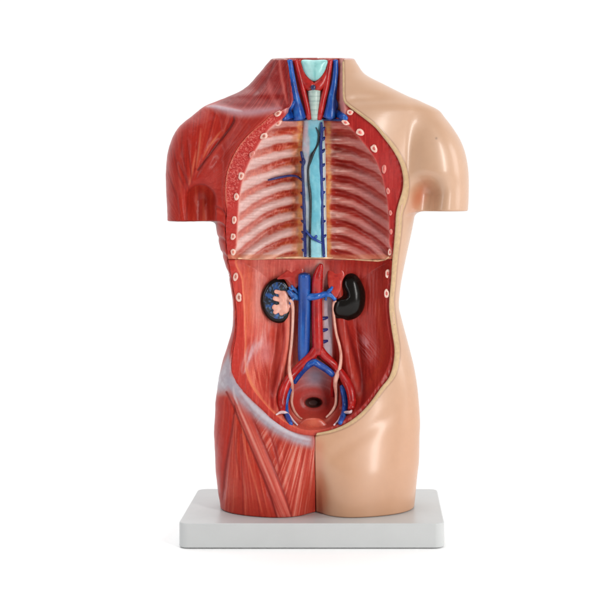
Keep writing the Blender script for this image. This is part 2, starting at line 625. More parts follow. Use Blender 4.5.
    fr = fbm((x + y) / 3.5, (x - y) / 14, 31, 2)
    mg = p.line([(a - 1, b + 1.2) for a, b in G], 13.0, 0, 1, 4.0, taper=False, ret=True)
    p.mix(mg * (0.75 + 0.25 * fr), (172, 166, 178))
    p.line(G[1:], 3.6, (200, 196, 204), 0.8, 1.6)
    p.line([(a - 5, b + 7) for a, b in G], 5, (190, 110, 112), 0.35, 3)
    p.line([(234, 386), (235, 396), (238, 404)], 2.4, (212, 196, 200), 0.7, 1.2)
    p.line([(a + 4, b - 5) for a, b in G[:-1]], 1.4, (196, 88, 76), 0.8, 1.0, taper=False)
    p.mix(sstep(314.5, 316.6, x) * sstep(440, 452, y), (150, 40, 36))
    p.mix(sstep(308, 318, x) * sstep(429, 434, y) * sstep(452, 444, y) * 0.7, (196, 84, 66))
    # rear and inner faces: plain muscle with long fibres
    back = sstep(0.1, 0.5, nrm[:, 2])
    fb = fbm(V[:, 0] / 2.0, V[:, 1] / 45, 41)
    pb = Paint(x, y, (188, 62, 50))
    pb.mix(sstep(0.5, 0.8, fb) * 0.6, (214, 116, 98))
    pb.mix(sstep(0.46, 0.2, fb) * 0.6, (146, 38, 34))
    p.c = p.c * (1 - back[:, None]) + pb.c * back[:, None]
    # neck stump, mottled cross section
    tp = sstep(-0.6, -0.85, nrm[:, 1]) * sstep(70, 64, V[:, 1])
    mt = fbm(V[:, 0] / 3.2, V[:, 2] / 3.2, 51)
    ct = np.where((mt > 0.5)[:, None], np.array([150, 52, 48.0]), np.array([196, 150, 140.0]))
    p.c = p.c * (1 - tp[:, None]) + ct * tp[:, None]
    return deepen(p.c, 1.25) * np.array([0.95, 0.95, 0.95]), f


BOX_L = ((156, 46, -80), (321, 509, 86))
BOX_R = ((313, 46, -80), (479, 509, 86))


def build_half(name, side, box, painter, mat, fine):
    f = half(side)
    V, Q = nets(f, box[0], box[1], 2.5)
    V = settle(f, V, 3, 1.2)
    for lv in range(fine):
        V, Q = subdivide(V, Q)
        V = settle(f, V, 2, 0.8)
    g = grad(f, V)
    nrm = g / np.maximum(np.linalg.norm(g, axis=1, keepdims=True), 1e-9)
    col = painter(V, nrm)
    return V, Q, nrm, col


V, Q, nrm, (col, _) = build_half('flayed_half', 1, BOX_L, paint_muscle, M_MUSCLE, 2)
# moulded relief: grooves between the muscles, raised straps
def muscle_relief(V):
    x, y = view(*V.T)
    h = np.zeros(len(x))

    def ln(pts, wd, a):
        d, t = dist_line(x, y, spline(pts, 5))
        return a * np.exp(-(d / wd) ** 2) * np.clip(6 * t * (1 - t), 0, 1)
    h -= ln([(236, 114), (231, 125), (218, 143), (198, 172), (194, 182)], 2.2, 1.8)
    h -= ln([(200, 126), (197, 150), (193, 178)], 2.2, 0.9)
    h -= ln([(177, 158), (184, 176), (190, 194)], 2.4, 1.1)
    h -= ln([(187, 136), (189, 160), (191, 182)], 2.4, 0.8)
    h -= ln([(214, 136), (206, 152), (198, 170)], 2.2, 0.9)
    h -= ln([(250, 126), (228, 150), (206, 174)], 3.0, 0.9)
    h -= ln([(274, 58), (266, 78), (250, 98)], 3.0, 1.4)
    h -= ln([(284, 58), (287, 82), (289, 104)], 2.0, 1.0)
    h += ln([(204, 105), (222, 109), (243, 112), (266, 111), (282, 108)], 4.5, 1.8)
    S = [(234, 390), (247, 422), (261, 455), (276, 492), (286, 524)]
    h += ln(S, 6, 1.1)
    h -= ln([(a - 8, b) for a, b in S], 2.0, 1.6)
    h -= ln([(a + 8, b) for a, b in S], 2.0, 1.3)
    h -= ln([(235, 396), (231, 430), (225, 470), (222, 512)], 2.6, 1.6)
    h -= ln([(240, 420), (240, 460), (246, 512)], 2.4, 0.9)
    h -= ln([(264, 420), (273, 442), (282, 474)], 2.2, 1.1)
    h -= ln([(281, 436), (284, 460), (292, 500)], 2.2, 0.8)
    h -= ln([(300, 442), (302, 470), (304, 505)], 2.0, 0.6)
    h += ln([(231, 372), (238, 389), (252, 406), (268, 420), (284, 431), (312, 440)], 5, 1.5)
    for k in range(5):
        h -= ln([(213 + k * 1.5, 206 + k * 15), (222 + k, 211 + k * 15), (229 + k * 0.5, 220 + k * 15)], 1.8, 1.1)
    h += (fbm(x / 9, y / 13, 201) - 0.5) * 1.0
    return h


# fibres stand up a little where the paint is light
lum = col @ np.array([0.3, 0.6, 0.1])
fr = np.clip((lum - 95) / 90, -0.8, 0.8)
V = V + nrm * ((0.25 * fr + muscle_relief(V)) * sstep(0.15, -0.1, nrm[:, 2]) * sstep(-0.9, -0.7, nrm[:, 1]) * sstep(FOOT, FOOT - 3, V[:, 1]))[:, None]
flayed = mesh_obj('flayed_half', V, Q, M_MUSCLE, root, col)
flayed['label'] = 'red flayed half showing muscle fibres'


# ------------------------------------------------------------------ skin half
def paint_skin(V, nrm):
    x, y = view(*V.T)
    p = Paint(x, y, (185, 145, 115))
    n = fbm(x / 60, y / 70, 61)
    p.mix((n - 0.4) * 1.2, (182, 142, 113))
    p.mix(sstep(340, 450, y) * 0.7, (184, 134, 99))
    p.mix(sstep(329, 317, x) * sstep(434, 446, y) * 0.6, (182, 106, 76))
    pit_tint = np.exp(-((x - 418 - 0.35 * (200 - y)) / 8) ** 2 - ((y - 197) / 15) ** 2)  # orange-brown tint in the armpit recess
    p.mix(pit_tint * 0.75, (184, 98, 62))
    p.mix(np.exp(-((x - 436.3) ** 2 + (y - 138.3) ** 2) / 1.0) * 0.8, (120, 90, 70))
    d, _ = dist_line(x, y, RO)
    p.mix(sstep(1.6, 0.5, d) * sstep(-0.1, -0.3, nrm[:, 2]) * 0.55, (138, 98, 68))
    tp = sstep(-0.6, -0.85, nrm[:, 1]) * sstep(70, 64, V[:, 1])
    mt = fbm(V[:, 0] / 3.2, V[:, 2] / 3.2, 51)
    ct = np.where((mt > 0.5)[:, None], np.array([140, 52, 48.0]), np.array([184, 130, 116.0]))
    p.c = p.c * (1 - tp[:, None]) + ct * tp[:, None]
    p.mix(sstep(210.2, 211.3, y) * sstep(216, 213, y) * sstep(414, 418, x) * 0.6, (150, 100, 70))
    return p.c


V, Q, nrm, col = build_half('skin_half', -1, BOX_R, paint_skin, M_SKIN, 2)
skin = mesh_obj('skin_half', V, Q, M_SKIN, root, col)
skin['label'] = 'smooth pale skin half'


# the cut edge of the skin: a raised band that covers the shell's own edge
n = 260
ro = resample(spline(RIM_OUT, 6), n)
ri0 = spline(RIM_IN, 6)
# pair the inner edge with the outer one along its length
ri = resample(ri0, n)
ro[:, 1] = np.maximum(ro[:, 1], 61.5)
ri[:, 1] = np.maximum(ri[:, 1], 61.8)
wo = surf_w(ro[:, 0], ro[:, 1])
wi = surf_w(ri[:, 0], ri[:, 1])
for _ in range(3):
    wi[1:-1] = (wi[:-2] + 2 * wi[1:-1] + wi[2:]) / 4
vec = ro - ri
gap = np.linalg.norm(vec, axis=1, keepdims=True)
prof = [(0.02, 3.0), (0.0, 0.3), (-0.12, -0.7), (-0.55, -0.9), (-0.88, -0.4), (-1.0, 0.8), (-1.0, 16.0)]
ringsV = []
jit = (fbm(np.arange(n) / 6.0, np.zeros(n), 71) - 0.5) * 0.9
for t, dz in prof:
    q = ro + vec * t
    ww = wo + 0.8 * (wi - wo) * np.clip(-t, 0, 1) + dz + (jit if -0.95 < t < 0.1 else 0) * 0.5
    u, v = at(q[:, 0], q[:, 1], ww)
    ringsV.append(np.stack([u, v, ww], 1))
RV = np.stack(ringsV, 1).reshape(-1, 3)
k = len(prof)
idx = np.arange(n * k).reshape(n, k)
faces = [np.stack([idx[:-1, a], idx[:-1, b], idx[1:, b], idx[1:, a]], 1) for a, b in [(i, (i + 1) % k) for i in range(k)]]
mesh_obj('cut_rim', RV, np.vstack(faces), M_RIM, skin)

# ------------------------------------------------------------------ linings of the two cavities
edge = HOLE_VIEW[::2]
edge_w = hw[::2]


def wedge(x, y):
    num = np.zeros(x.shape)
    den = np.zeros(x.shape)
    for (a, b), w_ in zip(edge, edge_w):
        q = 1 / ((x - a) ** 2 + (y - b) ** 2 + 4) ** 2
        num += q * w_
        den += q
    return num / den


CHEST_IN = spline([(290, 104), (284, 116), (268, 131), (256, 150), (245.5, 172), (240, 195), (238, 220), (236.8, 245), (237.5, 259),
                   (310, 262), (385, 260), (389, 240), (388, 210), (384.5, 187), (378, 166), (368, 149), (353, 131), (342, 118), (335, 104), (312, 100)], 6, True)
BELLY_IN = spline([(240, 256), (242, 280), (244, 310), (245, 340), (245, 362), (250, 383), (262, 400), (279, 417), (298, 428), (317, 430),
                   (338, 424), (358, 410), (376, 388), (388, 366), (391, 348), (388, 326), (386, 300), (388, 280), (386, 256), (312, 252)], 6, True)


def chest_w(x, y):
    e = wedge(x, y)
    d = -sd_poly(x, y, CHEST_IN)
    fl = 4 - 14 * np.exp(-((x - 313) / 15) ** 2) - 8 * sstep(215, 258, y)
    s = 1 - np.exp(-np.maximum(d, 0) / 17)
    neck = sstep(121, 114, y)
    wn = -22 - 3 * np.cos((x - 314) / 12)
    w = (e + 2.2) * (1 - s) + fl * s
    dn = -sd_poly(x, y, HOLE_VIEW)
    sn = 1 - np.exp(-np.maximum(dn, 0) / 4)
    wneck = (e + 2.2) * (1 - sn) + np.maximum(wn, e + 4) * sn
    mid = sstep(30, 24, np.abs(x - 315))
    return w * (1 - neck * mid) + wneck * neck * mid


def rib_phase(x, y):
    """ribs run down and outwards from the spine; whole numbers are rib centres"""
    t = np.where(x < 314, (299 - x) / 58.0, (x - 330) / 56.0)
    t = np.clip(t, -0.1, 1.4)
    yy = (y - 120) / 140
    drop = np.where(x < 314, (9 + 21 * yy), (16 + 12 * yy)) * np.sign(t) * np.abs(t) ** 1.75
    q = y - drop
    wob = (fbm(x / 22, y / 22, 81) - 0.5) * 3.5
    off = np.where(x < 314, 122.0, 124.5)
    per = np.where(x < 314, 15.6, 15.0)
    return (q - off + wob) / per, t


def belly_w(x, y):
    e = wedge(x, y)
    d = -sd_poly(x, y, BELLY_IN)

    fl = 6 - 10 * np.exp(-((x - 314) / 16) ** 2) * sstep(400, 350, y)
    # psoas columns
    pl = np.interp(y, [255, 300, 350, 400, 430], [292, 290, 285, 276, 274])
    pr = np.interp(y, [255, 300, 350, 400, 430], [336, 340, 346, 354, 356])
    fl = fl - 11 * np.exp(-((x - pl) / 8) ** 2) - 11 * np.exp(-((x - pr) / 8.5) ** 2)
    fl = fl + 7 * np.exp(-((x - pl + 10) / 4.5) ** 2) * sstep(310, 340, y) + 7 * np.exp(-((x - pr - 12) / 4.5) ** 2) * sstep(310, 340, y)
    fl = fl - 4 * np.exp(-((x - pl + 24) / 7) ** 2) * sstep(325, 350, y) * sstep(400, 380, y) - 4 * np.exp(-((x - pr - 24) / 7) ** 2) * sstep(325, 350, y) * sstep(400, 380, y)
    # iliac hollows
    fl = fl + 6 * np.exp(-((x - 258) / 12) ** 2 - ((y - 370) / 26) ** 2) + 6 * np.exp(-((x - 374) / 13) ** 2 - ((y - 360) / 28) ** 2)
    # pelvic bowl
    bowl = sd_ell(x, y, 313, 398, 24, 31)
    fl = fl + 6 * sstep(1.05, 0.45, bowl) - 7 * np.exp(-((bowl - 1.12) / 0.16) ** 2)
    hole = sd_ell(x, y, 313.5, 402.5, 8.2, 5)
    fl = fl + 9 * sstep(1.15, 0.5, hole) - 0.5 * np.exp(-((hole - 1.35) / 0.3) ** 2)
    # bottom wall rises forward
    s = 1 - np.exp(-np.maximum(d, 0) / (19 - 9 * sstep(380, 410, y)))
    return (e + 3.0) * (1 - s) + fl * s


def sd_ell(x, y, a, b, ra, rb):
    return np.hypot((x - a) / ra, (y - b) / rb)


def lining(name, y0, y1, fw, painter, relief):
    st = 0.5
    xs, ys = np.arange(222, 412, st), np.arange(y0, y1 + st * 0.5, st)
    X, Y = np.meshgrid(xs, ys, indexing='ij')
    sd = sd_poly(X, Y, HOLE_VIEW)
    keep = sd < 2.6
    idx = np.full(X.shape, -1, np.int64)
    idx[keep] = np.arange(keep.sum())
    x, y = X[keep], Y[keep]
    w = fw(x, y)
    w = w + relief(x, y)
    out = np.maximum(sd[keep], 0)
    w = w + out * 4.5
    u, v = at(x, y, w)
    q = np.stack([idx[:-1, :-1], idx[:-1, 1:], idx[1:, 1:], idx[1:, :-1]], -1).reshape(-1, 4)
    q = q[(q >= 0).all(1)]
    return mesh_obj(name, np.stack([u, v, w], 1), q, M_CAVITY, root, painter(x, y))


def chest_relief(x, y):
    ph, t = rib_phase(x, y)
    ins = sstep(-1, 4, -sd_poly(x, y, CHEST_IN)) * sstep(116, 124, y)
    r = np.cos(2 * np.pi * ph)
    side = sstep(0.0, 0.12, t)
    fib = fbm(x / 9, y / 1.3, 83) - 0.5
    w = -3.0 * r * ins * side * (0.8 + 0.4 * np.clip(1 - t, 0, 1)) + fib * 0.6 * ins
    band = sstep(1, -1, -sd_poly(x, y, CHEST_IN)) * sstep(112, 118, y)
    w = w + band * (x < 300) * (fbm(x / 1.2, y / 1.2, 84) - 0.5) * 0.6
    return w


def paint_chest(x, y):
    p = Paint(x, y, (196, 74, 66))
    ph, t = rib_phase(x, y)
    left = x < 314
    r = np.cos(2 * np.pi * ph)
    n = fbm(x / 6, y / 3, 91)
    streak = fbm(x / 14, y / 1.1, 92)
    # between the ribs
    lat = sstep(0.2, 0.75, t)
    near = sstep(0.5, 0.1, t)
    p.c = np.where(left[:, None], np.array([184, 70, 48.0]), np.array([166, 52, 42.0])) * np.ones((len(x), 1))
    p.mix(left * near * sstep(0.4, 0.7, n) * 0.8, (204, 110, 50))
    p.mix(left * sstep(0.3, 0.65, t + (n - 0.5) * 0.5) * 0.95, (208, 140, 130))
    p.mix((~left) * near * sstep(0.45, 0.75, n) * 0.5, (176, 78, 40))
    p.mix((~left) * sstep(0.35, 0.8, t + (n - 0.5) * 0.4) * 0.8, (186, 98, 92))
    # ribs
    rb = np.where(left, sstep(-0.98, 0.5, r + (n - 0.5) * 0.8), sstep(-0.8, 0.6, r + (n - 0.5) * 0.8))
    p.mix(left * rb * 0.95, (217, 188, 182))
    p.mix(left * rb * sstep(0.35, 0.7, streak) * lat, (226, 200, 196))
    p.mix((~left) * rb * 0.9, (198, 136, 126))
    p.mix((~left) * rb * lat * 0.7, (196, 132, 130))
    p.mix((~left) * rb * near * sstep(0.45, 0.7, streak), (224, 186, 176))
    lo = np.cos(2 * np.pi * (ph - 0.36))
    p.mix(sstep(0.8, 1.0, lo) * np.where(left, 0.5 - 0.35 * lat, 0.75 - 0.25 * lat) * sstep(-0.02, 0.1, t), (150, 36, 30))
    p.mix(sstep(0.55, 0.8, streak) * 0.3, (226, 176, 166))
    p.mix(sstep(0.42, 0.2, streak) * 0.1, (150, 44, 38))
    # fine cross hatching between the lower ribs
    hat = vnoise((x + 0.25 * y) / 0.9, y / 3, 93)
    p.mix(left * sstep(0.55, 0.8, hat) * sstep(0.2, -0.5, r) * 0.45, (232, 160, 140))
    # top of the chest, in deeper red
    p.mix(sstep(136, 120, y) * np.where(left, 0.3, 0.55), (176, 58, 52))
    # fatty strips beside the spine
    for c0, wd, cl in ((300, 4.8, (222, 170, 86)), (328.4, 4.6, (220, 174, 96))):
        wv = c0 + (fbm(y / 7, y * 0, int(c0)) - 0.5) * 2.4
        m = np.exp(-np.abs((x - wv) / (wd * 0.56)) ** 2.6)
        p.mix(m * (0.55 + 0.45 * sstep(0.3, 0.7, n)), cl)
        p.mix(m * sstep(0.55, 0.8, fbm(x / 2, y / 4, 95)) * 0.6, (226, 190, 120))
    p.mix(np.exp(-((x - 295) / 3) ** 2) * 0.4 * sstep(122, 135, y), (210, 122, 60))
    # cut muscle round the ribs
    din = -sd_poly(x, y, CHEST_IN)
    m = sstep(0.8, -0.8, din) * sstep(107, 113, y)
    p.mix(m * left, (196, 66, 62))
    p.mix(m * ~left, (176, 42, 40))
    dots = vnoise(x / 0.85, y / 0.85, 96)
    ln = sstep(-2.0, -4.5, din) * sstep(215, 196, y)
    p.mix(m * left * ln * sstep(0.5, 0.8, dots) * 0.6, (230, 160, 148))
    p.mix(m * left * ln * sstep(0.42, 0.2, dots) * 0.5, (160, 42, 40))
    ew, _ = dist_line(x, y, sl[:120])
    p.mix(m * left * sstep(2.4, 0.8, ew) * sstep(212, 200, y) * 0.55, (224, 150, 120))
    fs = fbm(x / 1.3, y / 18, 97)
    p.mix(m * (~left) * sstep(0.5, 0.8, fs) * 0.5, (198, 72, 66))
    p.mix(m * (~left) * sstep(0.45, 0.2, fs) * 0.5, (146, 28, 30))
    p.mix(m * left * sstep(205, 222, y), (190, 58, 50))
    # pale edge of the pleura
    p.mix(np.exp(-(din / 1.3) ** 2) * sstep(118, 126, y) * np.where(left, 0.6, 0.3), (232, 190, 178))
    # bottom edge
    p.mix(sstep(253, 256, y) * 0.6, (214, 150, 112))
    # neck bed
    nk = sstep(121, 116, y) * sstep(34, 28, np.abs(x - 315))
    p.mix(nk, (186, 84, 80))
    p.mix(nk * sstep(336, 339, x), (212, 160, 150))
    p.mix(nk * np.exp(-((x - 338.5) / 1.2) ** 2), (140, 36, 40))
    p.mix(sstep(9, 5, np.hypot(x - 340, y - 108)) * 0.8, (214, 150, 146))
    p.mix(sstep(9, 4, np.hypot(x - 288, y - 107)) * 0.8, (212, 160, 160))
    return p.c


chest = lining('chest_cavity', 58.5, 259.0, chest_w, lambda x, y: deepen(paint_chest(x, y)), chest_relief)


def belly_relief(x, y):
    f = fbm(x / 1.8, y / 22, 101, 2) - 0.5
    return f * 0.7 * sstep(0.9, 1.15, sd_ell(x, y, 313, 398, 26, 34)) + 2.0 * sstep(261, 257, y)


def paint_belly(x, y):
    p = Paint(x, y, (208, 92, 78))
    left = x < 314
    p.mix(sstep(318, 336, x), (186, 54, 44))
    big = fbm(x / 14, y / 22, 111)
    p.mix(sstep(0.5, 0.75, big) * 0.5 * left, (224, 132, 112))
    p.mix(sstep(0.45, 0.25, big) * 0.5, (172, 46, 38))
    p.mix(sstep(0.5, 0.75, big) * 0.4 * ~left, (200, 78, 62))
    st = fbm((x + 0.08 * (y - 300)) / 1.4, y / 34, 112)
    p.mix(sstep(0.52, 0.82, st) * 0.5 * left, (232, 150, 128))
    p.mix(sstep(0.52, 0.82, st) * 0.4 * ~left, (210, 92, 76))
    p.mix(sstep(0.45, 0.2, st) * 0.5, (164, 42, 34))
    # upper left wall, pale pink columns
    p.mix(np.exp(-((x - 258) / 6) ** 2) * sstep(345, 300, y) * left * 0.75, (222, 150, 138))
    p.mix(np.exp(-((x - 249) / 3.5) ** 2) * sstep(350, 310, y) * left * 0.6, (206, 92, 56))
    p.mix(sstep(276, 262, y) * left * 0.5, (206, 104, 96))
    p.mix(sstep(0.45, 0.7, fbm(x / 1.0, y / 9, 113)) * sstep(300, 265, y) * 0.35, (160, 60, 56))
    # inner lip on both sides
    din = -sd_poly(x, y, BELLY_IN)
    dh = -sd_poly(x, y, HOLE_VIEW)
    p.mix(sstep(1.0, -1.0, din) * left, (190, 58, 48))
    p.mix(sstep(1.0, -1.0, din) * left * sstep(0.5, 0.8, st) * 0.5, (214, 96, 80))
    p.mix(np.exp(-((din - 0.6) / 1.1) ** 2) * left * 0.75, (228, 136, 96))
    p.mix(sstep(0.6, -1.0, din) * ~left, (180, 48, 42))
    p.mix(np.exp(-((din - 8) / 3) ** 2) * (~left) * sstep(290, 310, y) * 0.5, (206, 84, 52))
    # grooves beside the psoas
    p.line([(283, 322), (284, 345), (278, 372), (272, 396), (274, 410)], 4.4, (146, 34, 30), 0.85, 2)
    p.line([(273, 330), (277, 350), (274, 370)], 6, (192, 70, 54), 0.6, 3)
    p.line([(346, 322), (352, 345), (361, 376), (364, 396), (360, 408)], 4.4, (136, 28, 26), 0.85, 2)
    p.line([(356, 326), (364, 352), (372, 380)], 2.6, (146, 30, 28), 0.6, 2)
    p.line([(342, 322), (347, 345), (354, 372), (357, 390)], 6, (212, 92, 74), 0.6, 2.6)
    p.line([(289, 322), (288, 345), (282, 372)], 7, (214, 106, 88), 0.7, 3)
    # sinews on the left, bluish white
    ms = p.line([(270, 322), (261, 337), (251, 353), (246.5, 366), (243, 374)], 11, 0, 1, 3.0, ret=True)
    p.mix(ms * (0.35 + 0.65 * sstep(0.3, 0.6, fbm((x + 0.2 * y) / 2.2, y / 16, 117, 2))) * sstep(322, 352, y) * 0.6, (206, 184, 190))
    p.line([(259, 342), (253, 351), (248, 362)], 5, (216, 202, 210), 0.45, 2.5)
    p.mix(np.exp(-((x - 266) / 8) ** 2 - ((y - 357) / 8) ** 2) * 0.7, (222, 150, 152))
    p.mix(np.exp(-((x - 266) / 7) ** 2 - ((y - 346) / 7) ** 2) * 0.4, (214, 178, 186))
    fan_l = fbm((x - 0.2 * y) / 0.9, y / 30, 115)
    hol = np.exp(-((x - 261) / 13) ** 2 - ((y - 372) / 20) ** 2)
    p.mix(hol * sstep(0.5, 0.75, fan_l) * 0.8, (170, 54, 42))
    p.mix(hol * sstep(0.48, 0.25, fan_l) * 0.6, (226, 140, 112))
    p.line([(245, 366), (251, 382), (262, 398)], 2.4, (226, 142, 104), 0.7, 1.2)
    # pale lilac hatching on the right
    hr = vnoise((x - 0.8 * y) / 1.1, (x + y) / 16, 116)
    pr = np.exp(-((x - 366 - 0.3 * (y - 345)) / 8) ** 2 - ((y - 346) / 14) ** 2)
    p.mix(pr * sstep(0.4, 0.7, hr) * 0.85, (204, 140, 148))
    # column behind the great vessels
    cb = sstep(14, 11, np.abs(x - 317)) * sstep(262, 270, y) * sstep(372, 362, y)
    p.mix(cb * 0.8, (190, 120, 116))
    p.mix(sstep(323, 325, x) * sstep(334, 331, x) * sstep(292, 300, y) * sstep(366, 352, y) * 0.95, (186, 172, 184))
    p.mix(np.exp(-((x - 320) / 5) ** 2 - ((y - 264) / 5) ** 2) * 0.85, (226, 196, 186))
    p.line([(290, 300), (291, 330), (290, 352)], 8, (222, 140, 120), 0.6, 3)
    # red hollow above the kidneys
    # pelvic bowl
    b = sd_ell(x, y, 313, 398, 26, 34)
    m = sstep(1.12, 0.95, b)
    p.mix(m, (186, 66, 56))
    p.mix(m * np.exp(-((x - 315) / 18) ** 2 - ((y - 376) / 17) ** 2), (172, 146, 158))
    ring = np.cos((np.hypot(x - 313, (y - 404) * 1.25)) * 0.75)
    p.mix(m * sstep(0.4, 0.95, ring) * sstep(400, 388, y) * 0.3, (204, 150, 156))
    p.mix(m * np.exp(-((x - 316) / 7) ** 2 - ((y - 376) / 7) ** 2) * 0.6, (134, 138, 160))
    p.mix(m * np.exp(-((sd_ell(x, y, 313, 404, 17, 14) - 1) / 0.22) ** 2) * 0.7, (190, 56, 48))
    p.mix(m * np.exp(-((sd_ell(x, y, 313, 408, 20, 17) - 1) / 0.1) ** 2) * sstep(404, 412, y) * 0.8, (226, 140, 124))
    p.mix(sstep(1.25, 0.85, sd_ell(x, y, 313.5, 402.5, 8.2, 5)), (74, 42, 38))
    p.mix(np.exp(-((sd_ell(x, y, 313.5, 402.5, 8.2, 5) - 1.35) / 0.25) ** 2) * 0.5, (150, 60, 56))
    p.mix(np.exp(-((x - 313) / 13) ** 2 - ((y - 423) / 8) ** 2) * 0.8, (212, 110, 84))
    # bottom lip
    p.mix(sstep(422, 430, y) * 0.5, (200, 92, 74))
    # soft dark seam right below the chest
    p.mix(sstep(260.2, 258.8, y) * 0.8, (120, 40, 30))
    return p.c


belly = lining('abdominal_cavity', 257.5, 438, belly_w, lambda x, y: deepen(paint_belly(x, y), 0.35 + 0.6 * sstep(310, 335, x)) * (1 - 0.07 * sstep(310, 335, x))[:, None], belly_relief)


# ------------------------------------------------------------------ tubes and domes
def lining_w(x, y):
    x, y = np.atleast_1d(np.asarray(x, float)), np.atleast_1d(np.asarray(y, float))
    a = chest_w(x, y) + chest_relief(x, y) * 0
    b = belly_w(x, y)
    k = sstep(256.5, 259.5, y)
    return a * (1 - k) + b * k


def tube_arrays(pts, raise_=0.4, seg=14, per=8, flat=1.0, cap=True, smooth_w=True, wob=0.0, seed=0):
    """pts: rows (x, y, r) or (x, y, r, extra height); follows the lining"""
    P = np.array([tuple(p) + (0.0,) * (4 - len(p)) for p in pts], float)
    S = spline(P, per)
    S[:, 2] = np.maximum(S[:, 2], 0.15)
    w = lining_w(S[:, 0], S[:, 1])
    if smooth_w and len(w) > 4:
        for _ in range(5):
            w[1:-1] = (w[:-2] + 2 * w[1:-1] + w[2:]) / 4
    w = w - S[:, 2] * raise_ * flat - S[:, 3]
    u, v = at(S[:, 0], S[:, 1], w)
    c = np.stack([u, v, w], 1)
    d = np.gradient(c, axis=0)
    d /= np.maximum(np.linalg.norm(d, axis=1, keepdims=True), 1e-9)
    side = np.cross(d, np.array([0, 0, -1.0]))
    side /= np.maximum(np.linalg.norm(side, axis=1, keepdims=True), 1e-9)
    up = np.cross(side, d)
    up *= np.sign(-up[:, 2:3] + 1e-9)
    th = np.arange(seg) * 2 * np.pi / seg
    r = S[:, 2]
    if wob:
        r = r * (1 + wob * (fbm(np.arange(len(r)) / 3.0, np.zeros(len(r)), seed) - 0.5))
    R = r[:, None, None]
    ring = c[:, None] + R * (np.cos(th)[None, :, None] * side[:, None] + flat * np.sin(th)[None, :, None] * up[:, None])
    m = len(c)
    V = ring.reshape(-1, 3)
    idx = np.arange(m * seg).reshape(m, seg)
    F = [(int(idx[i, j]), int(idx[i, (j + 1) % seg]), int(idx[i + 1, (j + 1) % seg]), int(idx[i + 1, j])) for i in range(m - 1) for j in range(seg)]
    if cap:
        V = np.vstack([V, c[0] - d[0] * r[0] * 0.35, c[-1] + d[-1] * r[-1] * 0.35])
        a, b = m * seg, m * seg + 1
        F += [(a, int(idx[0, (j + 1) % seg]), int(idx[0, j])) for j in range(seg)]
        F += [(b, int(idx[-1, j]), int(idx[-1, (j + 1) % seg])) for j in range(seg)]
    return V, F


def dome_arrays(outline, center, height, base=0.0, rings=10, power=0.5, sm=True, back=0.6, per=6):
    """a closed swelling whose rim is the outline; star shaped about its centre"""
    O = spline(outline, per, True) if sm else np.array(outline, float)
    c = np.array(center, float)
    wc = float(lining_w(c[0], c[1])[0])
    m = len(O)
    V, F = [], []
    ts = np.sin(np.linspace(0, np.pi / 2, rings + 1))[1:]
    for t in ts:
        q = c + (O - c) * t
        h = height * np.maximum(1 - t * t, 0) ** power
        ww = np.full(m, wc - base) - h
        u, v = at(q[:, 0], q[:, 1], ww)
        V.append(np.stack([u, v, ww], 1))
    for t in ts[::-1][1:]:
        q = c + (O - c) * t
        ww = np.full(m, wc - base) + back * height * np.maximum(1 - t * t, 0) ** power
        u, v = at(q[:, 0], q[:, 1], ww)
        V.append(np.stack([u, v, ww], 1))
    n = len(V)
    V = np.vstack(V)
    for i in range(n - 1):
        for j in range(m):
            a, b = i * m + j, i * m + (j + 1) % m
            F.append((a, b, b + m, a + m))
    u, v = at(c[0], c[1], wc - base - height)
    V = np.vstack([V, [u, v, wc - base - height]])
    a = len(V) - 1
    F += [(a, (j + 1) % m, j) for j in range(m)]
    u, v = at(c[0], c[1], wc - base + back * height)
    V = np.vstack([V, [u, v, wc - base + back * height]])
    a = len(V) - 1
    F += [(a, (n - 1) * m + j, (n - 1) * m + (j + 1) % m) for j in range(m)]
    return V, F


def join(*parts):
    V, F, o = [], [], 0
    for v, f in parts:
        V.append(v)
        F += [tuple(i + o for i in q) for q in f]
        o += len(v)
    return np.vstack(V), F


import bmesh


def part(name, arrays, color, parent=root, var=None, mat=None, painter=None, label=None):
    V, F = arrays
    x, y = view(*V.T)
    if painter:
        col = painter(x, y, V)
    else:
        p = Paint(x, y, color)
        n = fbm(x / 3, y / 6, len(name) * 7)
        hi, lo = var if var else (np.minimum(np.array(color) * 1.25 + 12, 255), np.array(color) * 0.7)
        p.mix(sstep(0.52, 0.8, n) * 0.6, hi)
        p.mix(sstep(0.45, 0.2, n) * 0.6, lo)
        col = p.c
    o = mesh_obj(name, V, F, mat or M_PAINT, parent, col)
    bm = bmesh.new()
    bm.from_mesh(o.data)
    bmesh.ops.recalc_face_normals(bm, faces=bm.faces)
    bm.to_mesh(o.data)
    bm.free()
    if label:
        o['label'] = label
    return o


BLUE, DBLUE, RED, CREAM = (22, 78, 166), (26, 36, 100), (186, 26, 24), (226, 164, 140)

def tube_painter(base, hi=None, lo=None, seed=1, sc=(2.5, 9)):
    hi = hi if hi is not None else np.minimum(np.array(base) * 1.3 + 14, 255)
    lo = lo if lo is not None else np.array(base) * 0.62

    def f(x, y, V):
        p = Paint(x, y, base)
        n = fbm(x / sc[0], y / sc[1], seed)
        p.mix(sstep(0.52, 0.8, n) * 0.6, hi)
        p.mix(sstep(0.46, 0.2, n) * 0.6, lo)
        return p.c
    return f


# ---- neck: the bed is shallow, so the tubes stand proud of it
def paint_larynx(x, y, V):
    p = Paint(x, y, (140, 196, 194))
    p.mix(np.exp(-((x - 309) / 3.5) ** 2) * 0.6, (186, 222, 220))
    p.mix(np.exp(-((x - 315) / 0.9) ** 2) * 0.5, (96, 160, 162))
    p.mix(sstep(0.5, 0.8, fbm(x / 2, y / 5, 131)) * 0.4, (170, 214, 212))
    return p.c


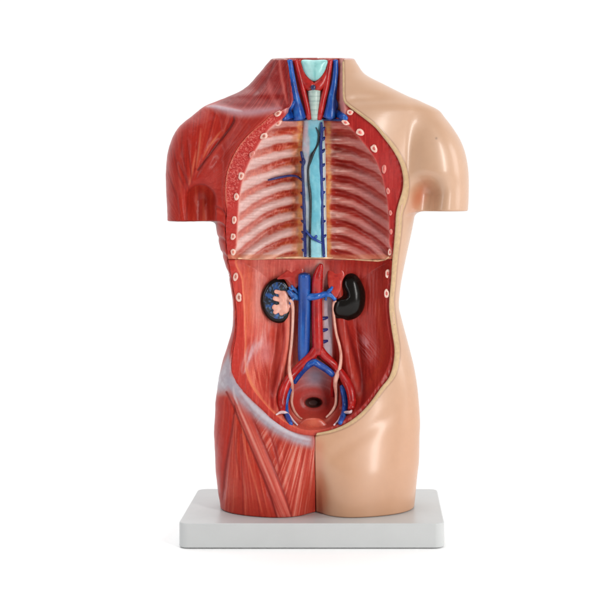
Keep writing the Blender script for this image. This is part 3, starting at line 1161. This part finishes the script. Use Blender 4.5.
def paint_trachea(x, y, V):
    p = Paint(x, y, (176, 196, 188))
    p.mix(sstep(0.5, 0.95, np.cos(y * 2 * np.pi / 4.4)) * 0.55, (122, 150, 146))
    p.mix(sstep(0.5, 0.8, fbm(x / 2, y / 2, 132)) * 0.4, (210, 220, 210))
    return p.c


part('larynx', dome_arrays([(301.8, 60.2), (314, 60.0), (327, 60.2), (326.4, 67), (323.5, 74), (319.5, 79.5), (314.5, 81.5), (309.5, 79.5), (305, 74), (302.4, 67)],
                           (314.3, 68), 5, 1.5), None, painter=paint_larynx)
part('trachea', tube_arrays([(314.2, 91, 6.2), (314.3, 100, 5.6), (314.4, 110, 4.4), (314.5, 118.5, 3.8)], 0.5, flat=0.8), None, painter=paint_trachea)
part('thyroid_gland', join(
    tube_arrays([(300, 60.3, 2.4), (301.5, 70, 3.2), (305, 80, 4.6), (310, 86, 5.4), (314, 87.5, 5.0), (318, 86, 5.4), (323, 80, 4.8), (327, 70, 3.4), (329, 60.3, 2.6)], 0.5, flat=0.75)),
     None, painter=tube_painter((170, 30, 24), (200, 66, 50), (124, 16, 17), 133, (3, 4)))
part('thyroid_vein', dome_arrays([(310.8, 86), (313, 84.8), (315.6, 86), (315.2, 89.2), (312.8, 90.2), (310.8, 88.6)], (313, 87.5), 1.4, 8.6), (44, 46, 84))
for pts in ([(295.5, 60.2, 2.7), (298, 70, 2.8), (301.5, 84, 2.9), (305, 98, 2.9), (307.5, 109, 2.7), (309.3, 118.5, 2.5)],
            [(330, 60.2, 2.7), (328.4, 72, 2.9), (326, 87, 3.0), (323, 100, 3.1), (321, 110, 2.9), (319.3, 118.5, 2.7)]):
    part('carotid_artery', tube_arrays(pts, 0.9), None, painter=tube_painter((168, 22, 22), (204, 70, 62), (118, 12, 16), 134))
LJ = join(tube_arrays([(289.6, 60.2, 2.7), (291, 72, 3.2), (293.2, 86, 3.6), (295.5, 98, 4.2), (297.6, 108, 5.4), (299.3, 118, 6.6)], 0.8, flat=0.85),
          tube_arrays([(297, 114, 4.6), (291, 114.5, 4.4), (286.5, 117, 3.2), (282.8, 119.6, 1.6)], 0.6, flat=0.8),
          tube_arrays([(294, 102, 2.2), (290.5, 108.5, 1.8), (289, 112, 1.5)], 0.9))
RJ = join(tube_arrays([(335.6, 60.2, 2.5), (335.4, 72, 2.9), (334, 86, 3.4), (332, 98, 4.2), (331, 108, 5.4), (329.6, 118, 6.4)], 0.8, flat=0.85),
          tube_arrays([(332, 112, 4.6), (338, 114.5, 4.2), (343, 116.5, 3.4), (347.2, 119.2, 1.8)], 0.6, flat=0.8),
          tube_arrays([(334, 100, 2.6), (336.2, 105.5, 2.2), (335, 110, 2)], 0.9))
for a in (LJ, RJ):
    part('jugular_vein', a, None, painter=tube_painter((18, 72, 156), (66, 136, 204), (13, 38, 102), 135, (2.2, 7)))
# dark edge where the neck bed ends above the chest
part('neck_ledge', tube_arrays([(283, 120.3, 0.8), (292, 120.2, 1.2), (303, 119.6, 1.2), (314, 119, 1.2), (326, 119.6, 1.2), (338, 120.2, 1.2), (346, 120.4, 0.8)], 1.6), (28, 44, 96))


# ---- spine and the vessels that run along it
def ribbon(xl, xr, y0, y1, proud, n=70, m=12):
    ys = np.linspace(y0, y1, n)
    V = []
    for y in ys:
        xs = np.linspace(xl(y), xr(y), m)
        w0 = lining_w((xs[0] + xs[-1]) / 2, y)[0]
        t = np.linspace(-1, 1, m)
        w = w0 - proud * (1 - 0.75 * t ** 2) - 0.25 * np.cos(y * 2 * np.pi / 13.5)
        u, v = at(xs, np.full(m, y), w)
        f = np.stack([u, v, w], 1)
        b = np.stack([u[::-1], v[::-1], w[::-1] + 5], 1)
        V.append(np.vstack([f, b]))
    V = np.vstack(V)
    k = 2 * m
    F = [(i * k + j, i * k + (j + 1) % k, (i + 1) * k + (j + 1) % k, (i + 1) * k + j) for i in range(n - 1) for j in range(k)]
    F += [tuple(range(k))[::-1], tuple((n - 1) * k + j for j in range(k))]
    return V, F


def paint_spine(x, y, V):
    p = Paint(x, y, (104, 178, 196))
    lf = np.interp(y, [118, 150, 180, 260], [307.5, 309.5, 309, 310])
    p.mix(sstep(lf + 1, lf - 1, x), (180, 184, 192))
    p.mix(sstep(lf + 1, lf - 1, x) * sstep(170, 130, y) * 0.7, (190, 156, 166))
    p.mix(sstep(322.2, 323.6, x), (190, 190, 186))
    n = fbm(x / 2, y / 9, 141)
    p.mix(sstep(0.5, 0.8, n) * 0.5, (160, 214, 222))
    p.mix(sstep(0.45, 0.2, n) * 0.4, (92, 166, 186))
    p.mix(sstep(215, 245, y) * sstep(lf, lf + 2, x) * 0.5, (176, 214, 220))
    p.mix(sstep(132, 120, y) * 0.5, (140, 164, 176))
    return p.c


spine = part('spine', ribbon(lambda y: np.interp(y, [118, 150, 260], [304, 302, 303]), lambda y: np.interp(y, [118, 150, 260], [323.5, 325.5, 327]), 119.5, 258.2, 4.0),
             None, painter=paint_spine)
NAVY, INK = (20, 30, 92), (13, 28, 32)


def stubs(pts, sx, sy, r=1.1):
    return [tube_arrays([(a, b, r), (a + sx * 0.5, b + sy * 0.4, r * 1.05), (a + sx, b + sy, r * 0.55)], 1.2, per=4, seg=8) for a, b in pts]


azl = [(301, 151.5, 1.03, 5.2), (302.4, 157, 1.49, 5.2), (303.6, 162.5, 1.95, 5.2), (302.5, 168, 1.38, 5.2), (303.3, 185, 1.44, 5.2), (303.9, 205, 1.49, 5.2), (304.6, 225, 1.55, 5.2), (305, 242, 1.49, 5.2), (305.4, 256.5, 1.38, 5.2)]
part('azygos_vein', join(tube_arrays(azl, 0.8, wob=0.5, seed=3), *[tube_arrays([(a + 0.5, b, 1.2, 4), (a - 1.2, b - 0.6, 1.5, 4.4), (a - 2.6, b - 1.6, 0.8, 3.6)], 0.8, per=4, seg=8) for a, b in
     ((302.8, 163), (303, 180), (303.4, 194), (303.6, 208), (304, 222), (304.4, 233), (304.6, 240), (304.8, 251))]), NAVY)
part('intercostal_vein', tube_arrays([(268, 180.2, 0.6, 1.5), (273, 179, 1.1, 1.8), (280, 177.3, 1.2, 2), (290, 175.7, 1.2, 2.2), (297, 176.6, 1.2, 2.8), (302.8, 181, 1.1, 3.6)], 0.9, smooth_w=True), (38, 36, 96))
azr = [(321.4, 122.5, 1.03, 5.2), (321.8, 132, 1.49, 5.2), (321, 145, 1.49, 5.2), (321.3, 165, 1.49, 5.2), (322, 190, 1.49, 5.2), (322.3, 215, 1.55, 5.2), (322.6, 235, 1.55, 5.2), (324, 256.5, 1.38, 5.2)]
part('hemiazygos_vein', join(tube_arrays(azr, 0.8, wob=0.4, seed=4), *[tube_arrays([(a - 0.4, b, 1.2, 5.2), (a + 1.4, b - 0.8, 1.6, 5), (a + 3.0, b - 3.0, 0.8, 4.4)], 0.8, per=4, seg=8) for a, b in
     ((321.8, 130), (321.8, 140), (321.6, 152), (321.8, 166), (322.2, 180), (322.4, 193), (322.6, 207), (322.8, 222), (323.2, 237))]), (20, 44, 118))
part('thoracic_duct', tube_arrays([(316, 127.5, 0.50, 4), (318.2, 132, 0.75, 4), (319, 137, 1.12, 4), (317.8, 144, 1.00, 4), (315, 150, 1.00, 4), (312, 155.5, 1.75, 4), (310.3, 161, 1.50, 4), (308.2, 169, 1.00, 4),
     (308.6, 182, 1.25, 4), (310, 193, 1.50, 4), (310.6, 206, 1.25, 4), (310.2, 225, 1.12, 4), (309.8, 242, 1.12, 4), (310, 257, 1.12, 4)], 0.7), INK)
part('communicating_vein', join(tube_arrays([(304.6, 228.5, 1.1, 4.6), (308, 233.4, 1.2, 4.8), (313, 238, 1.2, 4.8), (318, 241, 1.2, 4.6), (323, 243.5, 1.1, 4.4)], 0.9),
     tube_arrays([(315.3, 238.5, 0.9, 5), (316, 236.8, 1.5, 5), (316.3, 235.5, 1.0, 5)], 0.9, per=4)), (28, 62, 140))

# tan lip along the bottom of the chest piece
part('chest_ledge', tube_arrays([(238, 258.3, 0.8, 2), (252, 258.8, 0.9, 1), (270, 258.3, 0.9, 0), (290, 257.6, 0.9, 0), (313, 257.4, 1.0, 1.5), (335, 258.2, 1.1, 0), (360, 259.3, 1.2, 0), (376, 260.4, 1.3, 1), (384, 259.5, 1.1, 2), (389, 257, 0.8, 2)],
     1.0, wob=0.5, seed=9), (206, 158, 122))

# ---- cut ends of the ribs
ENDS = [(278, 113.5, 4.6, 3.4, -30), (278, 123.2, 4.8, 3.2, -30), (264, 136, 4.8, 3.5, -32), (252, 154.5, 3.0, 4.6, 30), (241.3, 176, 3.4, 4.4, 12), (236.4, 196.5, 3.0, 4.2, 8),
        (234.2, 220, 2.6, 4.4, 5), (233.2, 236.5, 3.2, 4.0, 10), (233.4, 252, 3.4, 3.8, -10), (235.6, 276.5, 3.0, 4.9, 12), (239.0, 297.5, 3.3, 5.2, 0),
        (350, 112.5, 4.0, 3.4, 15), (345.5, 122.5, 4.6, 3.0, 20), (360, 132.5, 5.0, 3.7, 30), (374, 148.5, 3.6, 4.8, -28), (384, 169, 2.8, 5.0, 0), (388.2, 191, 2.3, 4.2, -8),
        (390.6, 213, 2.0, 3.6, 0), (391, 231.5, 2.0, 3.4, 0), (390, 252, 2.4, 4.6, 5), (387.6, 273.5, 3.1, 5.0, 0), (386.7, 293.5, 3.0, 5.2, 0)]
for k, (cx, cy, a, b, rot) in enumerate(ENDS):
    th = np.arange(14) * 2 * np.pi / 14
    jr = 0.86 + 0.3 * (vnoise(th * 1.3, th * 0 + k * 3.7, 151) - 0.5)
    ct, st_ = math.cos(math.radians(rot)), math.sin(math.radians(rot))
    ox, oy = a * np.cos(th) * jr, b * np.sin(th) * jr
    O = np.stack([cx + ox * ct - oy * st_, cy + ox * st_ + oy * ct], 1)
    faint = k in (15, 16, 17, 18, 3)
    base = 0.8
    e = part('rib_end', dome_arrays(O, (cx, cy), 1.5, base, 6, 0.35, back=2.5, per=3), (204, 120, 110) if faint else (222, 180, 166), var=((216, 150, 140), (190, 96, 88)) if faint else ((240, 212, 198), (204, 138, 124)))
    I = np.stack([cx + (O[:, 0] - cx) * 0.45, cy + (O[:, 1] - cy) * 0.48], 1)
    part('marrow', dome_arrays(I, (cx, cy), 0.5, base + 1.25, 4, 0.5, back=1.0, per=2), (196, 92, 84) if k > 10 else (186, 108, 92), parent=e)

# ---- kidneys
LK = [(279, 277.8), (284.5, 279.6), (289, 284.5), (291.3, 290), (290.6, 296), (289.6, 300), (290.6, 306), (290.6, 313), (287.5, 319.5), (281, 323), (274, 322.2), (267.5, 318), (263, 311), (260.8, 301.5), (262.4, 292), (267, 284), (272.8, 279.2)]
lk = part('kidney', dome_arrays(LK, (276.5, 300.5), 7, 4, 14, 0.28, back=1.3), (30, 24, 22), mat=M_KID, label='kidney cut open to show its inside')


def paint_medulla(x, y, V):
    p = Paint(x, y, (30, 34, 44))
    n = vnoise(x / 1.7, y / 1.7, 161)
    ang = np.arctan2(y - 300, x - 280)
    p.mix(sstep(0.35, 0.7, n) * sstep(-0.2, 0.5, np.cos(ang * 7 + 0.6)) * 0.95, (40, 78, 140))
    p.mix(sstep(0.62, 0.85, vnoise(x / 1.2, y / 1.2, 163)) * 0.8, (92, 128, 176))
    p.mix(sstep(0.6, 0.85, vnoise(x / 2.2, y / 2.2, 162)) * 0.6, (66, 72, 58))
    return p.c


MED = [(cx_ * 0.80 + 277.5 * 0.20, cy_ * 0.82 + 300.5 * 0.18) for cx_, cy_ in LK]
part('medulla', dome_arrays(MED, (277.5, 300.5), 1.6, 10.4, 10, 0.4, back=1.5), None, parent=lk, painter=paint_medulla)


def blob(cx, cy, a, b, rot, h, base):
    th = np.arange(12) * 2 * np.pi / 12
    ct, st_ = math.cos(math.radians(rot)), math.sin(math.radians(rot))
    O = np.stack([cx + a * np.cos(th) * ct - b * np.sin(th) * st_, cy + a * np.cos(th) * st_ + b * np.sin(th) * ct], 1)
    return dome_arrays(O, (cx, cy), h, base, 7, 0.45, back=1, per=3)


def pelvis_arrays():
    w0 = float(lining_w(277.5, 300.5)[0]) - 12.2
    cs = [((283.6, 295.5), (284.4, 309), 4.9), ((276.2, 291.6), (283, 293.2), 2.1), ((275, 298.4), (281, 300), 2.3), ((275, 307.2), (281, 307.5), 3.0),
          ((275.4, 312), (280, 309), 2.3), ((281.5, 313.2), (285, 310), 2.4), ((287.6, 299), (288.6, 306), 2.2)]

    def f(u, v, w):
        x, y = view(u, v, w)
        d = None
        for a, b, r in cs:
            q = capsule(x, y, (w - w0) * 1.6, (*a, 0), (*b, 0), r)
            d = q if d is None else smin(d, q, 0.9)
        hole = np.sqrt((x - 276.6) ** 2 + (y - 303.3) ** 2) - 1.5
        return smax(smax(d, -hole, 0.6), w - w0 - 2.2, 0.5)
    c = at(281, 302.5, w0)
    V, Q = nets(f, (c[0] - 15, c[1] - 18, w0 - 6), (c[0] + 12, c[1] + 17, w0 + 5), 0.55)
    V = settle(f, V, 3, 0.4)
    return V, [tuple(int(i) for i in q) for q in Q]


part('renal_pelvis', pelvis_arrays(), (222, 160, 142), parent=lk, var=((238, 190, 174), (206, 138, 122)))
RK = [(349.8, 272.7), (354.5, 273.8), (359, 277.8), (362.6, 284), (365, 291), (365.5, 298), (364.8, 305), (363, 310.5), (359.5, 315.5), (354.5, 318.8), (348.5, 320.4), (342.5, 320), (336, 317.8), (332.2, 313), (331.6, 307.5),
      (333.4, 302), (337.8, 298.4), (341, 295), (342, 290.5), (341.4, 285), (342, 279), (345, 274.4)]


def kidney_arrays():
    V, F = dome_arrays(RK, (352, 297.5), 12, 3, 18, 0.5, back=0.9)
    x, y = view(*V.T)
    # hollow towards the hilum
    g = np.exp(-((x - 343.5) / 4.5) ** 2 - ((y - 294.5) / 6) ** 2)
    V[:, 2] += g * 4.0
    return V, F


part('kidney', kidney_arrays(), (34, 26, 22), mat=M_KID, label='whole black kidney')

# ---- adrenal glands
part('adrenal_gland', dome_arrays([(277, 279), (283, 273.5), (290, 268.5), (296, 265.2), (301, 265.6), (304, 270), (302.5, 277), (299, 285), (294, 289), (290.5, 284.5), (285.5, 279.5)], (294, 276), 1.8, 0.3, 8, 0.5), None,
     painter=tube_painter((172, 46, 38), (194, 78, 64), (136, 26, 26), 171, (4, 3)))
part('adrenal_gland', dome_arrays([(327.5, 279), (328, 271), (331, 267.5), (337, 267.5), (343, 270.5), (345, 275), (342.5, 281), (341.5, 288), (338.5, 295), (335.5, 298), (331.5, 293), (328.5, 287)], (335.5, 278), 1.6, 0.3, 8, 0.5), None,
     painter=tube_painter((176, 44, 34), (198, 78, 60), (138, 22, 22), 172, (4, 3)))

# ---- great vessels
ivc = part('vena_cava', join(tube_arrays([(304.3, 274.2, 5.6, 3), (304.4, 278, 6.2, 3), (304.5, 290, 6.3, 3), (304.6, 305, 6.2, 3), (304.3, 322, 6.2, 3), (303.9, 340, 6.0, 3), (303.6, 352, 5.8, 2.0), (303.8, 361, 5.2, -0.5), (306, 367, 4, -3)], 0.8)),
           None, painter=tube_painter((16, 70, 150), (44, 112, 190), (12, 42, 108), 181, (1.6, 30)))
part('cut_opening', dome_arrays([(299.4, 274.2), (304.3, 272.8), (309.3, 274.2), (308.6, 275.8), (304.3, 276.8), (300, 275.8)], (304.3, 274.6), 0.6, 10.2, 5, back=1), (24, 34, 78), parent=ivc)
part('renal_vein', join(tube_arrays([(300, 297.5, 3.4, 3), (295, 296.5, 3.2, 3), (291, 293.5, 2.6, 4.5), (288.4, 290.3, 1.8, 6)], 0.8), tube_arrays([(299, 294, 2.0, 4), (294.5, 289.5, 1.7, 4), (291.5, 285.5, 1.2, 4.5)], 0.8),
                        tube_arrays([(295, 296.5, 1.8, 4.5), (291.6, 300.5, 1.6, 5.5), (290, 304, 1.0, 7)], 0.8), tube_arrays([(294, 288, 1.2, 4.5), (291, 289.5, 1.2, 5), (289, 287, 0.8, 6)], 0.8)),
     None, parent=ivc, painter=tube_painter((34, 88, 160), (104, 150, 196), (20, 44, 108), 182, (1.5, 1.5)))
part('renal_vein', join(tube_arrays([(308, 297, 3.6, 7), (314, 296.6, 3.5, 9), (320, 295.3, 3.3, 9), (326, 294, 3.0, 6), (331, 295, 2.6, 4.5), (335.4, 300, 2.0, 4)], 0.7), tube_arrays([(327, 293, 2.2, 6), (330.5, 289.6, 2.0, 5), (332.6, 286.6, 1.3, 4.5)], 0.8),
                        tube_arrays([(326, 296, 1.4, 4.5), (325.6, 300, 1.3, 4)], 0.8, per=4)),
     None, parent=ivc, painter=tube_painter((30, 92, 176), (84, 146, 210), (18, 46, 116), 183, (5, 1.5)))
aorta = part('aorta', tube_arrays([(321.2, 264.2, 1.7, 3), (320.4, 267, 2.9, 3), (318.6, 273, 4.4, 3), (317.3, 281, 5.4, 3), (317, 292, 5.4, 3), (317, 310, 5.5, 3), (317.4, 330, 5.6, 3), (317.8, 346, 5.6, 2.5), (317.8, 354, 5.0, 2)], 0.8, wob=0.12, seed=7),
             None, painter=tube_painter((166, 16, 15), (196, 46, 40), (116, 9, 12), 184, (2.4, 10)))
for pts in ([(316.5, 349, 5.0, 2.4), (312, 355.5, 4.8, 2.6), (304, 362.5, 4.3, 2.6), (295, 371.5, 4.1, 2.4), (287.5, 382, 4.6, 2), (283, 393, 4.6, 2), (281.6, 404, 4.2, 2), (282.6, 413, 3.0, 1.5)],
            [(319, 349, 5.0, 2.4), (323.5, 355, 4.8, 2.6), (331, 362, 4.3, 2.6), (337.5, 369, 4.2, 2.4), (344.5, 378.5, 4.6, 2), (350, 389, 4.6, 2), (352, 400, 4.3, 2), (351.5, 409, 3.6, 1.5)]):
    part('iliac_artery', tube_arrays(pts, 0.8), None, parent=aorta, painter=tube_painter((168, 22, 20), (198, 56, 48), (120, 12, 15), 185, (4, 4)))
part('iliac_artery', tube_arrays([(337, 368, 3.0, 2), (334.6, 377, 2.6, 2), (333, 387, 2.3, 2), (332.5, 396.5, 1.6, 1.5)], 0.8), (166, 20, 24), parent=aorta)
for k, yy in enumerate((318.2, 330, 341.5)):
    part('lumbar_vessel', tube_arrays([(321.5, yy + 0.4, 1.7, 1), (324.5, yy, 1.8, 0.6), (327.6, yy - 0.8, 1.2, 0.2)], 0.8, per=4), (40, 42, 104), parent=aorta)
for pts in ([(314.8, 361.6, 3.4, 2.6), (309, 364.5, 3.5, 2.6), (302.5, 370.5, 3.3, 2.4), (296.6, 378.5, 2.9, 2), (294.2, 383, 2.2, 1.5)],
            [(313.5, 361.6, 3.4, 2.6), (319, 364.6, 3.5, 2.6), (326, 369, 3.4, 2.4), (331.4, 373.4, 3.1, 2), (333.6, 376, 2.2, 1.5)],
            [(290.4, 388, 2.4, 2.4), (287.6, 395, 2.6, 2.4), (285.8, 404, 2.6, 2.4), (286.4, 413, 2.8, 2.2), (288.8, 420, 2.8, 2), (291, 424, 2, 1.5)],
            [(341.5, 385.5, 2.0, 3), (343.4, 391, 3.0, 3), (345.2, 401, 3.1, 3), (344.6, 411, 3.1, 2.6), (342, 419, 2.9, 2), (340, 423, 2, 1.5)]):
    part('iliac_vein', tube_arrays(pts, 0.9), None, parent=ivc, painter=tube_painter((17, 68, 150), (52, 118, 192), (12, 40, 102), 186, (3, 3)))

# ---- ureters and ducts
for pts in ([(290, 300, 1.34, 10), (292.2, 303, 1.68, 7), (293, 312, 1.60, 3.5), (292.4, 330, 1.43, 3), (291.2, 346, 1.43, 3), (289.6, 360, 1.51, 4.5), (289.4, 371, 1.85, 8.5), (291.5, 382, 2.02, 8.5), (292.2, 392, 1.85, 4.5), (291.6, 402, 1.51, 2.5), (293.8, 410, 1.43, 2.5), (298, 416, 1.26, 2), (302, 419, 0.92, 1.5)],
            [(335.6, 300.5, 1.26, 3.5), (333.6, 304, 1.60, 3), (333.8, 316, 1.51, 3), (336, 332, 1.43, 3), (339.6, 346, 1.43, 3), (341, 356, 1.51, 3.5), (340, 367, 1.85, 6), (336.8, 376, 2.35, 6.5), (335.2, 384, 2.02, 5.5), (336.2, 395, 1.60, 3), (335.4, 405, 1.51, 2.5), (331, 412.5, 1.34, 2.2), (326, 417.5, 0.92, 1.5)]):
    part('ureter', tube_arrays(pts, 0.9), None, painter=tube_painter((218, 160, 142), (238, 200, 186), (190, 112, 96), 187, (1.5, 8)))
for pts in ([(276.6, 414.4, 0.8, 4), (280.5, 412.4, 1.5, 5), (285, 412.6, 1.7, 6), (289, 415.6, 1.5, 6), (293, 420.6, 1.3, 4.5), (297.4, 425, 0.8, 3)],
            [(351.6, 410.4, 0.9, 5), (350, 412.2, 1.7, 5.5), (345.6, 412.6, 1.7, 6), (341.6, 415.6, 1.5, 5.5), (338.6, 420.4, 1.2, 4.5), (334, 425, 0.8, 3)]):
    part('duct', tube_arrays(pts, 0.9), (216, 190, 192), var=((234, 214, 216), (190, 150, 156)))


def paint_bladder(x, y, V):
    p = Paint(x, y, (186, 74, 56))
    p.mix(np.exp(-((x - 313) / 7) ** 2 - ((y - 423) / 6) ** 2) * 0.7, (210, 112, 84))
    p.mix(sstep(0.5, 0.8, fbm(x / 3, y / 3, 191)) * 0.4, (180, 70, 56))
    return p.c


part('bladder', dome_arrays([(296, 431), (299, 424), (305, 419), (313, 417.6), (321, 419), (327, 424), (331, 430.5), (313.5, 434)], (313.5, 426), 3.5, 2.0, 9, 0.5, back=1.2), None, painter=paint_bladder)

# ------------------------------------------------------------------ base plate
def base_plate():
    bm = bmesh.new()
    bmesh.ops.create_cube(bm, size=1)
    x0, x1, y0, y1 = -0.1634, 0.1574, -0.1, 0.1095
    for v in bm.verts:
        v.co.x = x0 if v.co.x < 0 else x1
        v.co.y = y0 if v.co.y < 0 else y1
        v.co.z = 0.0 if v.co.z < 0 else 0.0298
    vert = [e for e in bm.edges if abs(e.verts[0].co.z - e.verts[1].co.z) > 0.01]
    bmesh.ops.bevel(bm, geom=vert, offset=0.012, segments=8, affect='EDGES', profile=0.5)
    flat = [e for e in bm.edges if len(e.link_faces) == 2 and abs(e.verts[0].co.z - e.verts[1].co.z) < 1e-5]
    bmesh.ops.bevel(bm, geom=flat, offset=0.0018, segments=4, affect='EDGES', profile=0.5)
    me = bpy.data.meshes.new('base_plate')
    bm.to_mesh(me)
    bm.free()
    for p in me.polygons:
        p.use_smooth = True
    me.materials.append(M_BASE)
    o = bpy.data.objects.new('base_plate', me)
    C.objects.link(o)
    o.parent = root
    mod = o.modifiers.new('normals', 'WEIGHTED_NORMAL')
    mod.keep_sharp = False
    return o


base_plate()

# ------------------------------------------------------------------ the white table it stands on
M_TABLE = material('white_paper', (250, 250, 250), rough=0.6, spec=0.2, grain=0.004)
me = bpy.data.meshes.new('ground')
me.from_pydata([(-1.4, -0.9, -0.001), (1.4, -0.9, -0.001), (1.4, 0.3, -0.001), (-1.4, 0.3, -0.001)], [], [(0, 1, 2, 3)])
me.materials.append(M_TABLE)
g = bpy.data.objects.new('ground', me)
C.objects.link(g)
g['kind'] = 'structure'

# ------------------------------------------------------------------ light
world = bpy.data.worlds.new('World')
bpy.context.scene.world = world
world.use_nodes = True
nt = world.node_tree
bg = nt.nodes['Background']
tc = nt.nodes.new('ShaderNodeTexCoord')
sx = nt.nodes.new('ShaderNodeSeparateXYZ')
rp = nt.nodes.new('ShaderNodeValToRGB')
mr = nt.nodes.new('ShaderNodeMapRange')
nt.links.new(tc.outputs['Generated'], sx.inputs['Vector'])
nt.links.new(sx.outputs['Y'], mr.inputs['Value'])
mr.inputs['From Min'].default_value, mr.inputs['From Max'].default_value = -1, 1
nt.links.new(mr.outputs['Result'], rp.inputs['Fac'])
rp.color_ramp.elements[0].position, rp.color_ramp.elements[0].color = 0.42, (0.30, 0.30, 0.30, 1)
rp.color_ramp.elements[1].position, rp.color_ramp.elements[1].color = 0.70, (1.12, 1.12, 1.12, 1)
nt.links.new(rp.outputs['Color'], bg.inputs['Color'])
bg.inputs['Strength'].default_value = 1.0


def softbox(name, loc, aim, sx_, sy_, power, color=(1, 1, 1)):
    l = bpy.data.lights.new(name, 'AREA')
    l.shape = 'RECTANGLE'
    l.size, l.size_y = sx_, sy_
    l.energy = power
    l.color = color
    o = bpy.data.objects.new(name, l)
    C.objects.link(o)
    o.location = loc
    from mathutils import Vector
    o.rotation_euler = (Vector(aim) - Vector(loc)).to_track_quat('-Z', 'Y').to_euler()
    return o


softbox('key_softbox', (1.1, -1.55, 0.82), (0, 0, 0.3), 0.26, 1.6, 25, (1.0, 0.98, 0.95))
softbox('side_fill', (1.5, -0.25, 0.7), (0, 0, 0.3), 0.5, 1.1, 8)  # added fill lamp, brightens the torso's right edges
softbox('fill_softbox', (-1.5, -0.9, 0.62), (0, 0, 0.3), 0.12, 1.2, 5, (0.97, 0.98, 1.0))
softbox('overhead_fill', (-0.5, 0.3, 2.0), (-0.3, 0.25, 0), 2.6, 1.4, 23)  # added lamp, set to keep the ground around the base white

# ------------------------------------------------------------------ camera
cam = bpy.data.cameras.new('camera')
cam.sensor_width = 36
cam.lens = 36 * 1496 / 600
cam.shift_x = (300 - UC) / 600
cam.shift_y = -(300 - V0) / 600
cam.clip_end = 100
co = bpy.data.objects.new('camera', cam)
C.objects.link(co)
co.location = ((UC - U0) / K, -1.9, ZC)
co.rotation_euler = (math.radians(90), 0, 0)
bpy.context.scene.camera = co
vs = bpy.context.scene.view_settings
vs.view_transform = 'Standard'
vs.look = 'None'
vs.exposure = 0
vs.gamma = 1
